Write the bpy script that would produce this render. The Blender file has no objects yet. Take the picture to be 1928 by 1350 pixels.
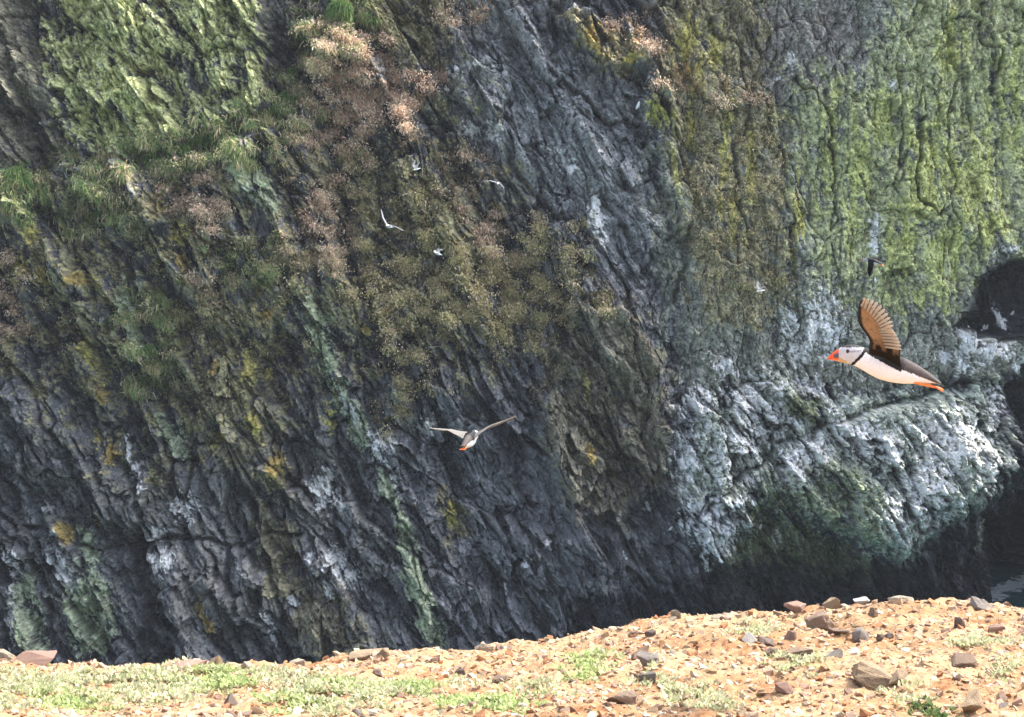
import bpy, bmesh, math, random
import numpy as np
from mathutils import Vector, Matrix

random.seed(11)
rng = np.random.default_rng(11)
F = np.float32
scene = bpy.context.scene
COL = scene.collection

# ------------------------------------------------------------------ camera, sky, sun, exposure
HAZE = 0.00024
CAMZ = 22.6
PITCH = math.radians(8.7)
K = 2 * math.tan(math.radians(15.0)) / 1928.0      # view tangent per photograph pixel
cam_data = bpy.data.cameras.new("camera")
cam_data.sensor_fit = 'HORIZONTAL'
cam_data.angle = math.radians(30.0)
cam_data.clip_start = 0.1
cam_data.clip_end = 6000
cam = bpy.data.objects.new("camera", cam_data)
COL.objects.link(cam)
cam.location = (0, 0, CAMZ)
cam.rotation_euler = (math.radians(90) - PITCH, 0, 0)
scene.camera = cam

SUN_EL, SUN_AZ = math.radians(57), math.radians(67)
world = bpy.data.worlds.new("World")
scene.world = world
world.use_nodes = True
wn = world.node_tree
bg = wn.nodes["Background"]
sky = wn.nodes.new("ShaderNodeTexSky")
sky.sky_type = 'NISHITA'
sky.sun_disc = False
sky.sun_elevation = SUN_EL
sky.sun_rotation = SUN_AZ
sky.dust_density = 3.5
sky.ozone_density = 0.6
hs = wn.nodes.new("ShaderNodeHueSaturation")          # sky saturation cut to a paler blue
hs.inputs["Saturation"].default_value = 0.75
wn.links.new(sky.outputs[0], hs.inputs["Color"])
wn.links.new(hs.outputs[0], bg.inputs[0])
bg.inputs[1].default_value = 0.15
sun_d = bpy.data.lights.new("sun", 'SUN')
sun_d.energy = 2.1
sun_d.angle = math.radians(0.5)
sun_d.color = (1.0, 0.96, 0.90)
sun = bpy.data.objects.new("sun", sun_d)
COL.objects.link(sun)
sdir = Vector((math.sin(SUN_AZ) * math.cos(SUN_EL), math.cos(SUN_AZ) * math.cos(SUN_EL), math.sin(SUN_EL)))
sun.rotation_euler = sdir.to_track_quat('Z', 'Y').to_euler()
scene.view_settings.view_transform = 'Standard'
scene.view_settings.look = 'None'
scene.view_settings.gamma = 1
scene.view_settings.use_curve_mapping = False
scene.view_settings.exposure = 1.85

# ------------------------------------------------------------------ noise
_p = rng.permutation(256).astype(np.int32)
PERM = np.concatenate([_p, _p, _p])
ANG = rng.random(256).astype(F) * F(2 * math.pi)
GX, GY = np.cos(ANG), np.sin(ANG)
JX, JY = rng.random(256).astype(F), rng.random(256).astype(F)
R1, R2, R3 = rng.random(256).astype(F), rng.random(256).astype(F) * 2 - 1, rng.random(256).astype(F) * 2 - 1


def lattice(ix, iy, seed):
    return PERM[PERM[(ix + seed * 37) & 255] + ((iy + seed * 91) & 255)]


def noise(x, y, seed=0):
    xi, yi = np.floor(x), np.floor(y)
    fx, fy = (x - xi).astype(F), (y - yi).astype(F)
    ix, iy = xi.astype(np.int32), yi.astype(np.int32)
    u = fx * fx * fx * (fx * (fx * 6 - 15) + 10)
    w = fy * fy * fy * (fy * (fy * 6 - 15) + 10)

    def g(dx, dy):
        h = lattice(ix + dx, iy + dy, seed)
        return GX[h] * (fx - dx) + GY[h] * (fy - dy)
    a = g(0, 0); b = g(1, 0); c = g(0, 1); d = g(1, 1)
    a = a + u * (b - a); c = c + u * (d - c)
    return (a + w * (c - a)) * F(1.5)


def fbm(x, y, octv=4, seed=0, gain=0.5):
    s, a = 0, 1.0
    for o in range(octv):
        s = s + a * noise(x, y, seed + o * 3)
        x, y, a = x * 2.03 + 7.1, y * 2.03 + 3.7, a * gain
    return s


def ridged(x, y, octv=4, seed=0, gain=0.5):
    s, a = 0, 1.0
    for o in range(octv):
        s = s + a * (1 - 2 * np.abs(noise(x, y, seed + o * 3)))
        x, y, a = x * 2.1 + 5.1, y * 2.1 + 1.7, a * gain
    return s


def cells(x, y, seed=0, blocky=False):
    xi, yi = np.floor(x), np.floor(y)
    ix, iy = xi.astype(np.int32), yi.astype(np.int32)
    f1 = np.full(x.shape, 9, F); f2 = np.full(x.shape, 9, F)
    hid = np.zeros(x.shape, np.int32); ddx = np.zeros(x.shape, F); ddy = np.zeros(x.shape, F)
    for j in (-1, 0, 1):
        for i in (-1, 0, 1):
            h = lattice(ix + i, iy + j, seed)
            dx = (xi + i + JX[h] - x).astype(F); dy = (yi + j + JY[h] - y).astype(F)
            d = np.sqrt(dx * dx + dy * dy)
            if blocky:
                d = F(.35) * d + F(.65) * np.maximum(np.abs(dx), np.abs(dy))
            near = d < f1
            f2 = np.where(near, f1, np.minimum(f2, d))
            f1 = np.where(near, d, f1)
            hid = np.where(near, h, hid); ddx = np.where(near, dx, ddx); ddy = np.where(near, dy, ddy)
    return f1, f2, hid, ddx, ddy


def sst(x, a=0.0, b=1.0):
    t = np.clip((x - a) / (b - a), 0, 1)
    return t * t * (3 - 2 * t)


def poly_sd(x, y, pts):
    """signed distance to a polygon (negative inside)"""
    d = np.full(x.shape, 1e9, F); s = np.zeros(x.shape, bool)
    n = len(pts)
    for i in range(n):
        ax, ay = pts[i]; bx, by = pts[(i + 1) % n]
        ex, ey = bx - ax, by - ay
        wx, wy = x - ax, y - ay
        t = np.clip((wx * ex + wy * ey) / (ex * ex + ey * ey + 1e-9), 0, 1)
        d = np.minimum(d, (wx - ex * t) ** 2 + (wy - ey * t) ** 2)
        c = ((ay > y) != (by > y)) & (x < ex * (y - ay) / ((by - ay) if by != ay else 1e-9) + ax)
        s ^= c
    d = np.sqrt(d)
    return np.where(s, -d, d).astype(F)


def line_d(x, y, pts):
    d = np.full(x.shape, 1e9, F)
    for (ax, ay), (bx, by) in zip(pts[:-1], pts[1:]):
        ex, ey = bx - ax, by - ay
        t = np.clip(((x - ax) * ex + (y - ay) * ey) / (ex * ex + ey * ey + 1e-9), 0, 1)
        d = np.minimum(d, (x - ax - ex * t) ** 2 + (y - ay - ey * t) ** 2)
    return np.sqrt(d).astype(F)


# ------------------------------------------------------------------ materials
def new_mat(name, rough=0.9, spec=0.25):
    m = bpy.data.materials.new(name)
    m.use_nodes = True
    nt = m.node_tree
    b = nt.nodes["Principled BSDF"]
    b.inputs["Roughness"].default_value = rough
    b.inputs["Specular IOR Level"].default_value = spec
    return m, nt, b


def nnode(nt, kind, **kw):
    n = nt.nodes.new(kind)
    for k, v in kw.items():
        if hasattr(n, k):
            setattr(n, k, v)
        else:
            n.inputs[k].default_value = v
    return n


def noise_mul(nt, col_socket, scale, lo, hi, detail=6, coord='Object', stretch=None):
    """multiplies a colour by procedural grain"""
    tc = nt.nodes.new("ShaderNodeTexCoord")
    src = tc.outputs[coord]
    if stretch:
        mp = nt.nodes.new("ShaderNodeMapping"); mp.inputs["Scale"].default_value = stretch
        nt.links.new(src, mp.inputs[0]); src = mp.outputs[0]
    nz = nnode(nt, "ShaderNodeTexNoise", Scale=scale, Detail=detail, Roughness=0.65)
    nt.links.new(src, nz.inputs["Vector"])
    mr = nt.nodes.new("ShaderNodeMapRange")
    mr.inputs[1].default_value, mr.inputs[2].default_value = 0.25, 0.75
    mr.inputs[3].default_value, mr.inputs[4].default_value = lo, hi
    nt.links.new(nz.outputs[0], mr.inputs[0])
    mx = nt.nodes.new("ShaderNodeMix"); mx.data_type = 'RGBA'; mx.blend_type = 'MULTIPLY'
    mx.inputs[0].default_value = 1
    nt.links.new(col_socket, mx.inputs[6]); nt.links.new(mr.outputs[0], mx.inputs[7])
    return mx.outputs[2], nz


def bump(nt, bsdf, height, strength, dist):
    b = nt.nodes.new("ShaderNodeBump")
    b.inputs["Strength"].default_value = strength; b.inputs["Distance"].default_value = dist
    nt.links.new(height, b.inputs["Height"]); nt.links.new(b.outputs[0], bsdf.inputs["Normal"])


def attr_mat(name, attr, rough=0.9, spec=0.2, gscale=8, lo=0.75, hi=1.25, bstr=0.4, bdist=0.05, translucent=0.0):
    m, nt, b = new_mat(name, rough, spec)
    at = nt.nodes.new("ShaderNodeAttribute"); at.attribute_name = attr
    c, nz = noise_mul(nt, at.outputs["Color"], gscale, lo, hi)
    nt.links.new(c, b.inputs["Base Color"])
    if bstr:
        bump(nt, b, nz.outputs[0], bstr, bdist)
    if translucent:
        tr = nt.nodes.new("ShaderNodeBsdfTranslucent"); nt.links.new(c, tr.inputs[0])
        ms = nt.nodes.new("ShaderNodeMixShader"); ms.inputs[0].default_value = translucent
        nt.links.new(b.outputs[0], ms.inputs[1]); nt.links.new(tr.outputs[0], ms.inputs[2])
        nt.links.new(ms.outputs[0], nt.nodes["Material Output"].inputs[0])
    return m


def tint_mat(name, c, rough=0.8, spec=0.25, gscale=25, lo=0.7, hi=1.25, bstr=0.5, bdist=0.004, vary=0.0):
    m, nt, b = new_mat(name, rough, spec)
    rgb = nt.nodes.new("ShaderNodeRGB"); rgb.outputs[0].default_value = (*c, 1)
    src = rgb.outputs[0]
    if vary:
        oi = nt.nodes.new("ShaderNodeObjectInfo")
        mr = nt.nodes.new("ShaderNodeMapRange"); mr.inputs[3].default_value, mr.inputs[4].default_value = 1 - vary, 1 + vary
        nt.links.new(oi.outputs["Random"], mr.inputs[0])
        mx = nt.nodes.new("ShaderNodeMix"); mx.data_type = 'RGBA'; mx.blend_type = 'MULTIPLY'; mx.inputs[0].default_value = 1
        nt.links.new(src, mx.inputs[6]); nt.links.new(mr.outputs[0], mx.inputs[7]); src = mx.outputs[2]
    c2, nz = noise_mul(nt, src, gscale, lo, hi)
    nt.links.new(c2, b.inputs["Base Color"])
    if bstr:
        bump(nt, b, nz.outputs[0], bstr, bdist)
    return m


# ------------------------------------------------------------------ object helpers
def mesh_np(name, verts, faces, mat=None, colors=None, attr="tint", smooth=False):
    """verts (n,3), faces (m,k) arrays -> mesh"""
    me = bpy.data.meshes.new(name)
    verts = np.ascontiguousarray(verts, dtype=F); faces = np.ascontiguousarray(faces, dtype=np.int32)
    m, k = faces.shape
    me.vertices.add(len(verts)); me.vertices.foreach_set("co", verts.ravel())
    me.loops.add(m * k); me.loops.foreach_set("vertex_index", faces.ravel())
    me.polygons.add(m)
    me.polygons.foreach_set("loop_start", np.arange(0, m * k, k, dtype=np.int32))
    if smooth:
        me.polygons.foreach_set("use_smooth", np.ones(m, bool))
    else:
        me.polygons.foreach_set("use_smooth", np.zeros(m, bool))
    if colors is not None:
        a = me.attributes.new(attr, 'FLOAT_COLOR', 'POINT')
        c = np.ones((len(verts), 4), F); c[:, :3] = colors
        a.data.foreach_set("color", c.ravel())
    me.update(calc_edges=True)
    if mat:
        me.materials.append(mat)
    return me


def obj(name, me, parent=None, loc=None, rot=None):
    o = bpy.data.objects.new(name, me); COL.objects.link(o)
    if parent:
        o.parent = parent
    if loc is not None:
        o.location = loc
    if rot is not None:
        o.rotation_euler = rot
    return o


def tag(o, label=None, cat=None, group=None, kind=None):
    if label: o["label"] = label
    if cat: o["category"] = cat
    if group: o["group"] = group
    if kind: o["kind"] = kind
    return o


def copy_tree(o, parent=None):
    c = o.copy(); COL.objects.link(c)
    c.parent = parent
    for ch in list(o.children):
        copy_tree(ch, c)
    return c


# ------------------------------------------------------------------ the far cliff
DIST = 72.0
A = DIST * K                       # metres per unit of the cliff's own grid (0.02 m)
FWD = np.array([0, math.cos(PITCH), -math.sin(PITCH)])
UP = np.array([0, math.sin(PITCH), math.cos(PITCH)])
RIGHT = np.array([1.0, 0, 0])
CAM = np.array([0, 0, CAMZ])
CX, CY = 964.0, 675.0


def axis(lo, f0, f1, hi, fine, coarse):
    return np.concatenate([np.arange(lo, f0, coarse), np.arange(f0, f1, fine), np.arange(f1, hi, coarse)]).astype(F)


STEP = 1.9
us = axis(-800, -40, 2090, 2760, STEP, 14)
vs = axis(-760, -40, 1330, 1420, STEP, 14)
U0, V0 = np.meshgrid(us, vs)
SHAPE = U0.shape

BUTTRESS = [(1290, 800), (1330, 740), (1480, 680), (1570, 750), (1770, 728), (1875, 712), (1905, 830), (1893, 905),
            (1838, 962), (1760, 1000), (1690, 1062), (1640, 1050), (1560, 1015), (1450, 960), (1380, 955), (1300, 975), (1272, 880)]
CRACK = [(1280, 985), (1370, 915), (1450, 858), (1500, 825), (1560, 790), (1660, 765), (1775, 730)]
CAVE = [(1795, 615), (1826, 565), (1842, 518), (1872, 494), (1990, 478), (2300, 500), (2300, 640), (1880, 645)]
GAP = [(1886, 700), (1990, 660), (4000, 640), (4000, 1600), (1935, 1600), (1925, 1060), (1905, 965), (1908, 860)]
LEDGE_X = [-900, -50, 60, 230, 340, 470, 560, 610, 640, 680]
LEDGE_Y = [330, 330, 318, 305, 298, 255, 210, 120, 40, -80]


def big_shape(U, V):
    """large relief of the cliff, in grid units, positive towards the gully"""
    wob = fbm(U / 60, V / 60, 3, 71) * 14
    wob2 = fbm(U / 60, V / 60, 3, 75) * 14
    Uw, Vw = U + wob, V + wob2
    th = math.radians(62); c, s = math.cos(th), math.sin(th)
    a = U * c + V * s; b = -U * s + V * c
    wl = 1 - sst(U, 1180, 1330)
    H = wl * (55 * fbm(a / 520, b / 170, 3, 5) + 16 * ridged(a / 300, b / 60, 2, 15))
    H += (1 - wl) * (15 * fbm((U - .1 * V) / 150, V / 600, 3, 9) + 30)
    H += 25 * fbm(U / 500, V / 500, 2, 33)
    # set back above the grass ledge, proud below
    d = Vw - np.interp(U, LEDGE_X, LEDGE_Y)
    H += np.where(U < 690, 60 * sst(d, -2, 16) * np.exp(-np.clip(d, 0, 900) / 260), 0) * (1 - sst(U, 590, 690))

    def P(pts, amp, w):
        nonlocal H
        H += amp * sst(-poly_sd(Uw, Vw, pts), -w * .5, w * .5)
    P([(50, -80), (488, -80), (500, 150), (510, 205), (420, 235), (330, 270), (250, 300), (190, 300), (110, 230)], 34, 16)
    P([(505, -80), (590, -80), (560, 140), (520, 190), (508, 100)], -45, 26)
    P([(1055, 28), (1090, 18), (1200, 60), (1228, 92), (1200, 132), (1125, 132), (1090, 90)], 42, 14)
    P([(1120, 140), (1230, 140), (1200, 180), (1195, 250), (1130, 240)], -26, 40)
    P([(1200, 185), (1232, 190), (1285, 270), (1310, 430), (1270, 440), (1232, 300), (1205, 235)], 40, 16)
    P([(1085, 560), (1190, 590), (1255, 700), (1262, 880), (1170, 990), (1095, 985), (1040, 885), (1035, 740)], 44, 18)
    P([(960, 860), (1040, 880), (1095, 990), (1000, 1000)], -26, 40)
    P([(-50, 860), (120, 940), (240, 1005), (330, 1010), (330, 1040), (150, 1040), (-50, 1030)], -30, 30)
    P([(860, 1010), (1100, 1000), (1240, 1020), (1180, 1130), (950, 1150), (840, 1100)], 20, 40)
    P([(500, 660), (570, 640), (590, 690), (540, 720)], -30, 24)
    P([(250, 910), (290, 910), (292, 960), (265, 1000), (245, 960)], 26, 12)
    P([(465, 880), (540, 850), (540, 935), (490, 950)], 30, 14)
    # recess below the buttress, deepening to the right
    r = np.interp(U, [1100, 1300, 1500, 1700, 1870, 1930, 2100], [0, 22, 36, 90, 140, 200, 260]).astype(F)
    H -= r * sst(-poly_sd(Uw, Vw, [(1130, 1140), (1290, 1080), (1400, 1010), (1560, 1020), (1690, 1072), (1840, 960), (1900, 900),
                                   (2200, 860), (2200, 1500), (1000, 1500)]), -20, 90)
    H -= 130 * sst(-poly_sd(U + wob * 1.8 + 5 * noise(U / 9, V / 9, 77), V + wob2 * 1.8, CAVE), -5, 7)
    P(GAP, -230, 24)
    H -= 330 * sst(U, 1862, 1940) * sst(V, 960, 1060)
    P([(1790, 622), (1835, 605), (1865, 572), (1890, 618), (1935, 640), (1960, 650), (1950, 705), (1880, 718), (1795, 720)], 40, 16)
    H += 50 * sst(-poly_sd(Uw, Vw, [(1262, 930), (1390, 920), (1440, 935), (1420, 1000), (1380, 1020), (1345, 1085), (1300, 1025), (1262, 985)]), -8, 24)
    # the bulging buttress: grows outwards towards its lower edge
    sdb = poly_sd(Uw * .5 + U * .5, Vw * .5 + V * .5, BUTTRESS)
    ramp = .22 + .78 * sst(V - (U - 1600) * -.05, 700, 985)
    H += 140 * ramp * sst(-sdb, -6, 46) * np.interp(U, [1250, 1480, 1640, 1700], [.4, .5, .9, 1])
    cr = line_d(Uw, Vw, CRACK)
    H -= 45 * np.exp(-(cr / 6) ** 2)
    H += 16 * sst(V - np.interp(U, [p[0] for p in CRACK], [p[1] for p in CRACK]), 0, 20) * sst(-sdb, 0, 20)
    for pts, dep, w in [([(-60, 955), (90, 995), (170, 1030), (330, 1012), (450, 1020), (560, 1000)], 36, 5), ([(325, 740), (372, 800), (372, 860), (350, 930), (395, 1000)], 34, 5),
                        ([(1240, 190), (1290, 285), (1304, 430), (1270, 560)], 30, 5), ([(1500, 150), (1572, 250), (1566, 310), (1574, 420)], 34, 4), ([(1735, 230), (1722, 330), (1728, 385), (1752, 402)], 36, 4),
                        ([(1690, 140), (1700, 270), (1690, 360)], 22, 4), ([(1850, 10), (1832, 60), (1880, 110), (1870, 180)], 30, 5), ([(640, 430), (690, 560), (720, 640)], 34, 6),
                        ([(560, 300), (620, 380), (640, 470), (680, 560)], 30, 6), ([(100, 540), (130, 600), (170, 640), (240, 760), (300, 860)], 34, 6), ([(-20, 620), (60, 740), (140, 880), (200, 1010)], 36, 6),
                        ([(430, 880), (480, 960), (500, 1060), (560, 1200)], 36, 6), ([(700, 900), (760, 980), (800, 1080)], 24, 5), ([(960, 300), (1030, 400), (1110, 520)], 24, 5), ([(1040, 20), (1040, 110), (1090, 170)], 26, 5),
                        ([(840, 230), (930, 330), (980, 440)], 20, 5), ([(240, 880), (270, 960), (255, 1080), (300, 1180)], 34, 6), ([(270, 130), (290, 220), (320, 280)], 30, 8), ([(1340, 40), (1400, 120), (1400, 200), (1380, 330), (1410, 470)], 26, 5),
                        ([(1430, 190), (1480, 330), (1490, 520)], 24, 5), ([(620, 960), (690, 1060), (740, 1180)], 30, 6), ([(1170, 700), (1230, 820), (1280, 960)], 20, 5), ([(860, 560), (960, 700), (1020, 860)], 26, 5),
                        ([(140, 1040), (180, 1130), (210, 1240)], 34, 6), ([(380, 1010), (420, 1120), (470, 1240)], 34, 6), ([(1780, 20), (1800, 150), (1780, 260), (1800, 430)], 20, 4)]:
        H -= dep * np.exp(-(line_d(Uw, Vw, pts) / w) ** 2)
    # top turns back into the cliff-top turf
    back = np.clip(-330 - V, 0, 900)
    H -= back * back * .012
    return H.astype(F)


def project(U, V, H):
    k = DIST / (DIST - H * A)
    return CX + (U - CX) * k, CY + (V - CY) * k


HB = big_shape(U0, V0)
for _ in range(2):
    Q = project(U0, V0, HB)
    HB = big_shape(Q[0].astype(F), Q[1].astype(F))
QU, QV = [q.astype(F) for q in project(U0, V0, HB)]     # where each grid point sits on the face as seen from across the gully


def strata(U, V, deg, seed, layers):
    th = math.radians(deg); c, s = F(math.cos(th)), F(math.sin(th))
    a = U * c + V * s; b = -U * s + V * c
    wa = a + 22 * fbm(a / 150, b / 80, 2, seed); wb = b + 9 * fbm(a / 130, b / 70, 2, seed + 9) + 1.2 * noise(a / 9, b / 9, seed + 11)
    h = np.zeros(U.shape, F); ck = np.zeros(U.shape, F); tn = np.zeros(U.shape, F)
    for n, (L, W, amp, tilt, cw, cd) in enumerate(layers):
        f1, f2, hid, dx, dy = cells(wa / L, wb / W, seed + 20 + n, True)
        h += amp * ((R1[hid] - .5) * 1.6 + (R2[hid] * dx + R3[hid] * dy) * tilt)
        e = np.clip(1 - (f2 - f1) / cw, 0, 1)
        h -= amp * cd * e * e
        ck = np.maximum(ck, e * (1 if n else .8)); tn += R1[(hid * 7 + 13) & 255] * (.1, .2, .3, .25, .2)[n]
    h += 1.5 * ridged(wa / 50, wb / 9, 2, seed + 50) + 1.4 * fbm(wa / 7, wb / 4, 2, seed + 60)
    return h, ck, tn


LAY_L = [(330, 120, 15, 1.4, .04, .4), (130, 48, 18, 1.9, .06, .35), (56, 21, 11, 2.2, .10, .3), (24, 10, 5.2, 2.2, .18, .3), (12, 5.5, 2.6, 2.0, .25, .4)]
LAY_R = [(300, 130, 11, 1.4, .04, .5), (120, 50, 9, 1.6, .06, .45), (48, 23, 5.5, 1.9, .10, .4), (21, 11, 3.6, 2.0, .18, .4), (11, 6, 2.0, 2.0, .25, .4)]
S_L, C_L, T_L = strata(U0, V0, 61, 100, LAY_L)
S_R, C_R, T_R = strata(U0, V0, 84, 200, LAY_R)
mixn = fbm(U0 / 90, V0 / 200, 3, 41) * 70
wR = sst(QU + mixn + (QV - 500) * .12, 1215, 1275)
wB = sst(-poly_sd(QU, QV, [(1240, 760), (1480, 660), (1600, 730), (1900, 690), (1950, 830), (1950, 1350), (1150, 1350), (1180, 1000)]), -20, 30)
wR = wR * (1 - wB)
HD = S_L * (1 - wR) + S_R * wR
CK = C_L * (1 - wR) + C_R * wR
TONE = T_L * (1 - wR) + T_R * wR
# knobbly rind on the whitened buttress
f1, f2, hid, dx, dy = cells(U0 / 11 + fbm(U0 / 30, V0 / 30, 2, 81), V0 / 15 + fbm(U0 / 30, V0 / 30, 2, 85), 88)
KN = sst(-poly_sd(QU, QV, BUTTRESS), -10, 30)
HD += KN * 8 * (1 - f1 * 1.7)
f1, f2, hid, dx, dy = cells(U0 / 5.5 + 40, V0 / 7 + fbm(U0 / 20, V0 / 20, 2, 87), 89)
HD += KN * 3.5 * (1 - f1 * 1.7)
# smooth places: cave back, the grey slab, dark fold
calm = 1 - .12 * sst(-poly_sd(QU, QV, [(840, 60), (1040, 40), (1250, 150), (1290, 420), (1180, 560), (1040, 420), (900, 330)]), -60, 60)
calm *= 1 - .35 * sst(-poly_sd(QU, QV, [(1830, 560), (1860, 500), (2100, 480), (2100, 620), (1900, 630)]), -10, 20)
calm *= 1 - .7 * sst(-poly_sd(QU, QV, [(985, 850), (1040, 870), (1095, 975), (1090, 1010), (1010, 960)]), -20, 20)
HD *= calm
far = np.maximum(np.maximum(-60 - U0, U0 - 2110), np.maximum(-60 - V0, 0))
H = HB + HD * 1.4
H = H.astype(F)

# ---- stains, lichen, guano, plants: which growth covers which part of the rock
NA = fbm(QU / 120, QV / 120, 4, 301)
NB = fbm(QU / 34, QV / 34, 4, 311)
NC = fbm(QU / 11, QV / 11, 3, 321)
ND = noise(QU / 4.2, QV / 4.2, 331) + .5 * noise(QU / 2.4, QV / 2.4, 335)


def streak(deg, L, W, seed, o=4):
    th = math.radians(deg); c, s = math.cos(th), math.sin(th)
    return fbm((QU * c + QV * s) / L, (-QU * s + QV * c) / W, o, seed)


ST_L = streak(61, 90, 13, 341)
ST_R = streak(86, 130, 14, 351)
ST_F = streak(66, 30, 5, 361, 3)
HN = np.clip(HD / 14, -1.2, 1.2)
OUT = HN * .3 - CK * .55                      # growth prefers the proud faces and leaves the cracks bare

dark = np.array([.074, .074, .077]); mid = np.array([.125, .124, .126])
t = sst(NA * .5 + ST_L * .5 + NB * .25, -.5, .7)[..., None]
ALB = dark + (mid - dark) * t
# cell-to-cell tone of the slabs; proud faces painted lighter as if lit, hollows darker
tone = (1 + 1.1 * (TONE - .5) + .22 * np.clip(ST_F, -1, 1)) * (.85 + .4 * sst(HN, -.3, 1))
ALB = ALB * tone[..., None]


def paint(m, col, jit=.22):
    global ALB
    j = 1 + jit * np.clip(NC * .8 + ND * .8, -1.2, 1.2)
    ALB = ALB * (1 - m[..., None]) + (np.array(col) * j[..., None]) * m[..., None]


def zone(pts, soft, amt_mid, amt_fine=.35, st=None, amt_st=0.0, out=1.0, lo=.35, hi=.75, bias=0.0):
    sd = poly_sd(QU, QV, pts) if len(pts) > 2 else None
    b = np.clip(.5 - sd / soft, 0, 1.0)
    n = b * (1 + bias) + amt_mid * NB + amt_fine * (NC * .6 + ND * .6) + out * OUT * .5
    if st is not None:
        n = n + amt_st * st
    return sst(n, lo, hi) * sst(b, 0, .25)


def spot(x, y, rx, ry, deg=0, amt=.5, st=None, amt_st=.3, lo=.4, hi=.7, out=.8, fine=.4):
    th = math.radians(deg); c, s = math.cos(th), math.sin(th)
    m = np.zeros(SHAPE, F)
    R = max(rx, ry) * 1.7 + 30
    i0, i1 = np.searchsorted(us, [x - R - 60, x + R + 60]); j0, j1 = np.searchsorted(vs, [y - R - 60, y + R + 60])
    sl = (slice(j0, j1), slice(i0, i1))
    dx, dy = QU[sl] - x, QV[sl] - y
    e = np.sqrt(((dx * c + dy * s) / rx) ** 2 + ((-dx * s + dy * c) / ry) ** 2)
    n = np.clip(1.3 - e, 0, 1) + amt * NB[sl] * .5 + fine * (NC[sl] * .6 + ND[sl] * .6) + out * OUT[sl] * .5
    if st is not None:
        n = n + amt_st * st[sl]
    m[sl] = sst(n, lo, hi) * sst(1.5 - e, 0, .35)
    return m


SLATE_L = (.205, .205, .205); OLIVE = (.185, .16, .085); LICHEN = (.32, .33, .165); PALEG = (.27, .30, .20)
OCHRE = (.29, .215, .07); TAN = (.30, .215, .14); GREEN = (.085, .135, .04); GUANO = (.82, .80, .74); WET_SHADE = (.035, .036, .042)
PURP = (.12, .085, .085)
# grey slabs
paint(zone([(820, -60), (1010, -60), (1060, 60), (1230, 150), (1260, 420), (1200, 560), (1080, 430), (960, 400), (880, 330), (840, 180)], 160, .35, .25, ST_L, .3, .5) * .85, SLATE_L)
paint(zone([(-60, 560), (240, 600), (260, 1000), (520, 1240), (-60, 1240)], 200, .4, .3, ST_L, .5, .6, .55, 1.0) * .3, (.14, .142, .152))
paint(zone([(600, 820), (1250, 850), (1250, 1260), (560, 1260)], 200, .4, .3, ST_L, .4, .3, .6, 1.1) * .3, (.13, .13, .136))
paint(zone([(1230, -60), (2200, -60), (2200, 720), (1290, 760), (1230, 500)], 90, .2, .3, ST_R, .4, .3, .3, .8) * .85, (.20, .205, .165))
paint(zone([(1370, 10), (1590, -10), (1660, 120), (1600, 190), (1440, 190), (1380, 110)], 60, .4, .3, ST_R, .3, .3) * .75, (.17, .155, .145))
# olive skins
for pts, k in [([(1040, 560), (1190, 560), (1260, 700), (1265, 900), (1170, 990), (1090, 985), (1040, 880), (1010, 720)], .55),
               ([(1240, -60), (1420, -60), (1480, 200), (1500, 620), (1320, 620), (1280, 400), (1240, 200)], .75),
               ([(560, 190), (760, 260), (900, 330), (960, 460), (880, 640), (700, 600), (640, 430), (560, 330)], .4),
               ([(630, -60), (850, -60), (840, 160), (700, 90)], .75),
               ([(300, 520), (480, 560), (560, 760), (480, 900), (380, 860), (280, 720)], .6),
               ([(-60, -60), (70, -60), (100, 320), (-60, 330)], .6),
               ([(1055, 28), (1090, 18), (1200, 60), (1230, 92), (1200, 134), (1125, 134), (1090, 90)], .95),
               ([(465, 880), (545, 850), (540, 940), (490, 955)], .9), ([(835, 930), (870, 925), (875, 1000), (850, 1040)], .8),
               ([(470, 960), (560, 980), (570, 1120), (500, 1120)], .7), ([(290, 780), (345, 760), (330, 930), (290, 900)], .6),
               ([(560, 1080), (640, 1100), (700, 1220), (600, 1240), (540, 1180)], .6)]:
    paint(zone(pts, 50, .5, .4, ST_L, .3, 1.0, .3, .75) * k, OLIVE, .3)
for pts, k, c in [([(-60, 250), (600, 180), (900, 250), (1000, 430), (940, 660), (560, 760), (240, 860), (-60, 700)], .8, (.21, .19, .095)),
                  ([(-60, -60), (900, -60), (900, 300), (-60, 340)], .55, (.19, .175, .09)),
                  ([(40, 560), (760, 640), (760, 1240), (-60, 1240)], .22, (.15, .145, .09)),
                  ([(1240, -60), (1500, -60), (1500, 640), (1280, 600)], .35, (.20, .185, .10))]:
    paint(zone(pts, 200, .75, .75, ST_L, .5, 1.6, .5, .95) * k, c, .4)
paint(zone([(-80, -80), (60, -80), (75, 100), (110, 240), (170, 320), (-80, 330)], 60, .5, .4, ST_L, .3, .6, .35, .8) * .75, (.105, .10, .08), .3)
paint(zone([(505, -60), (600, -60), (575, 130), (530, 190), (508, 100)], 30, .4, .3) * .8, (.10, .098, .09), .3)
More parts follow.
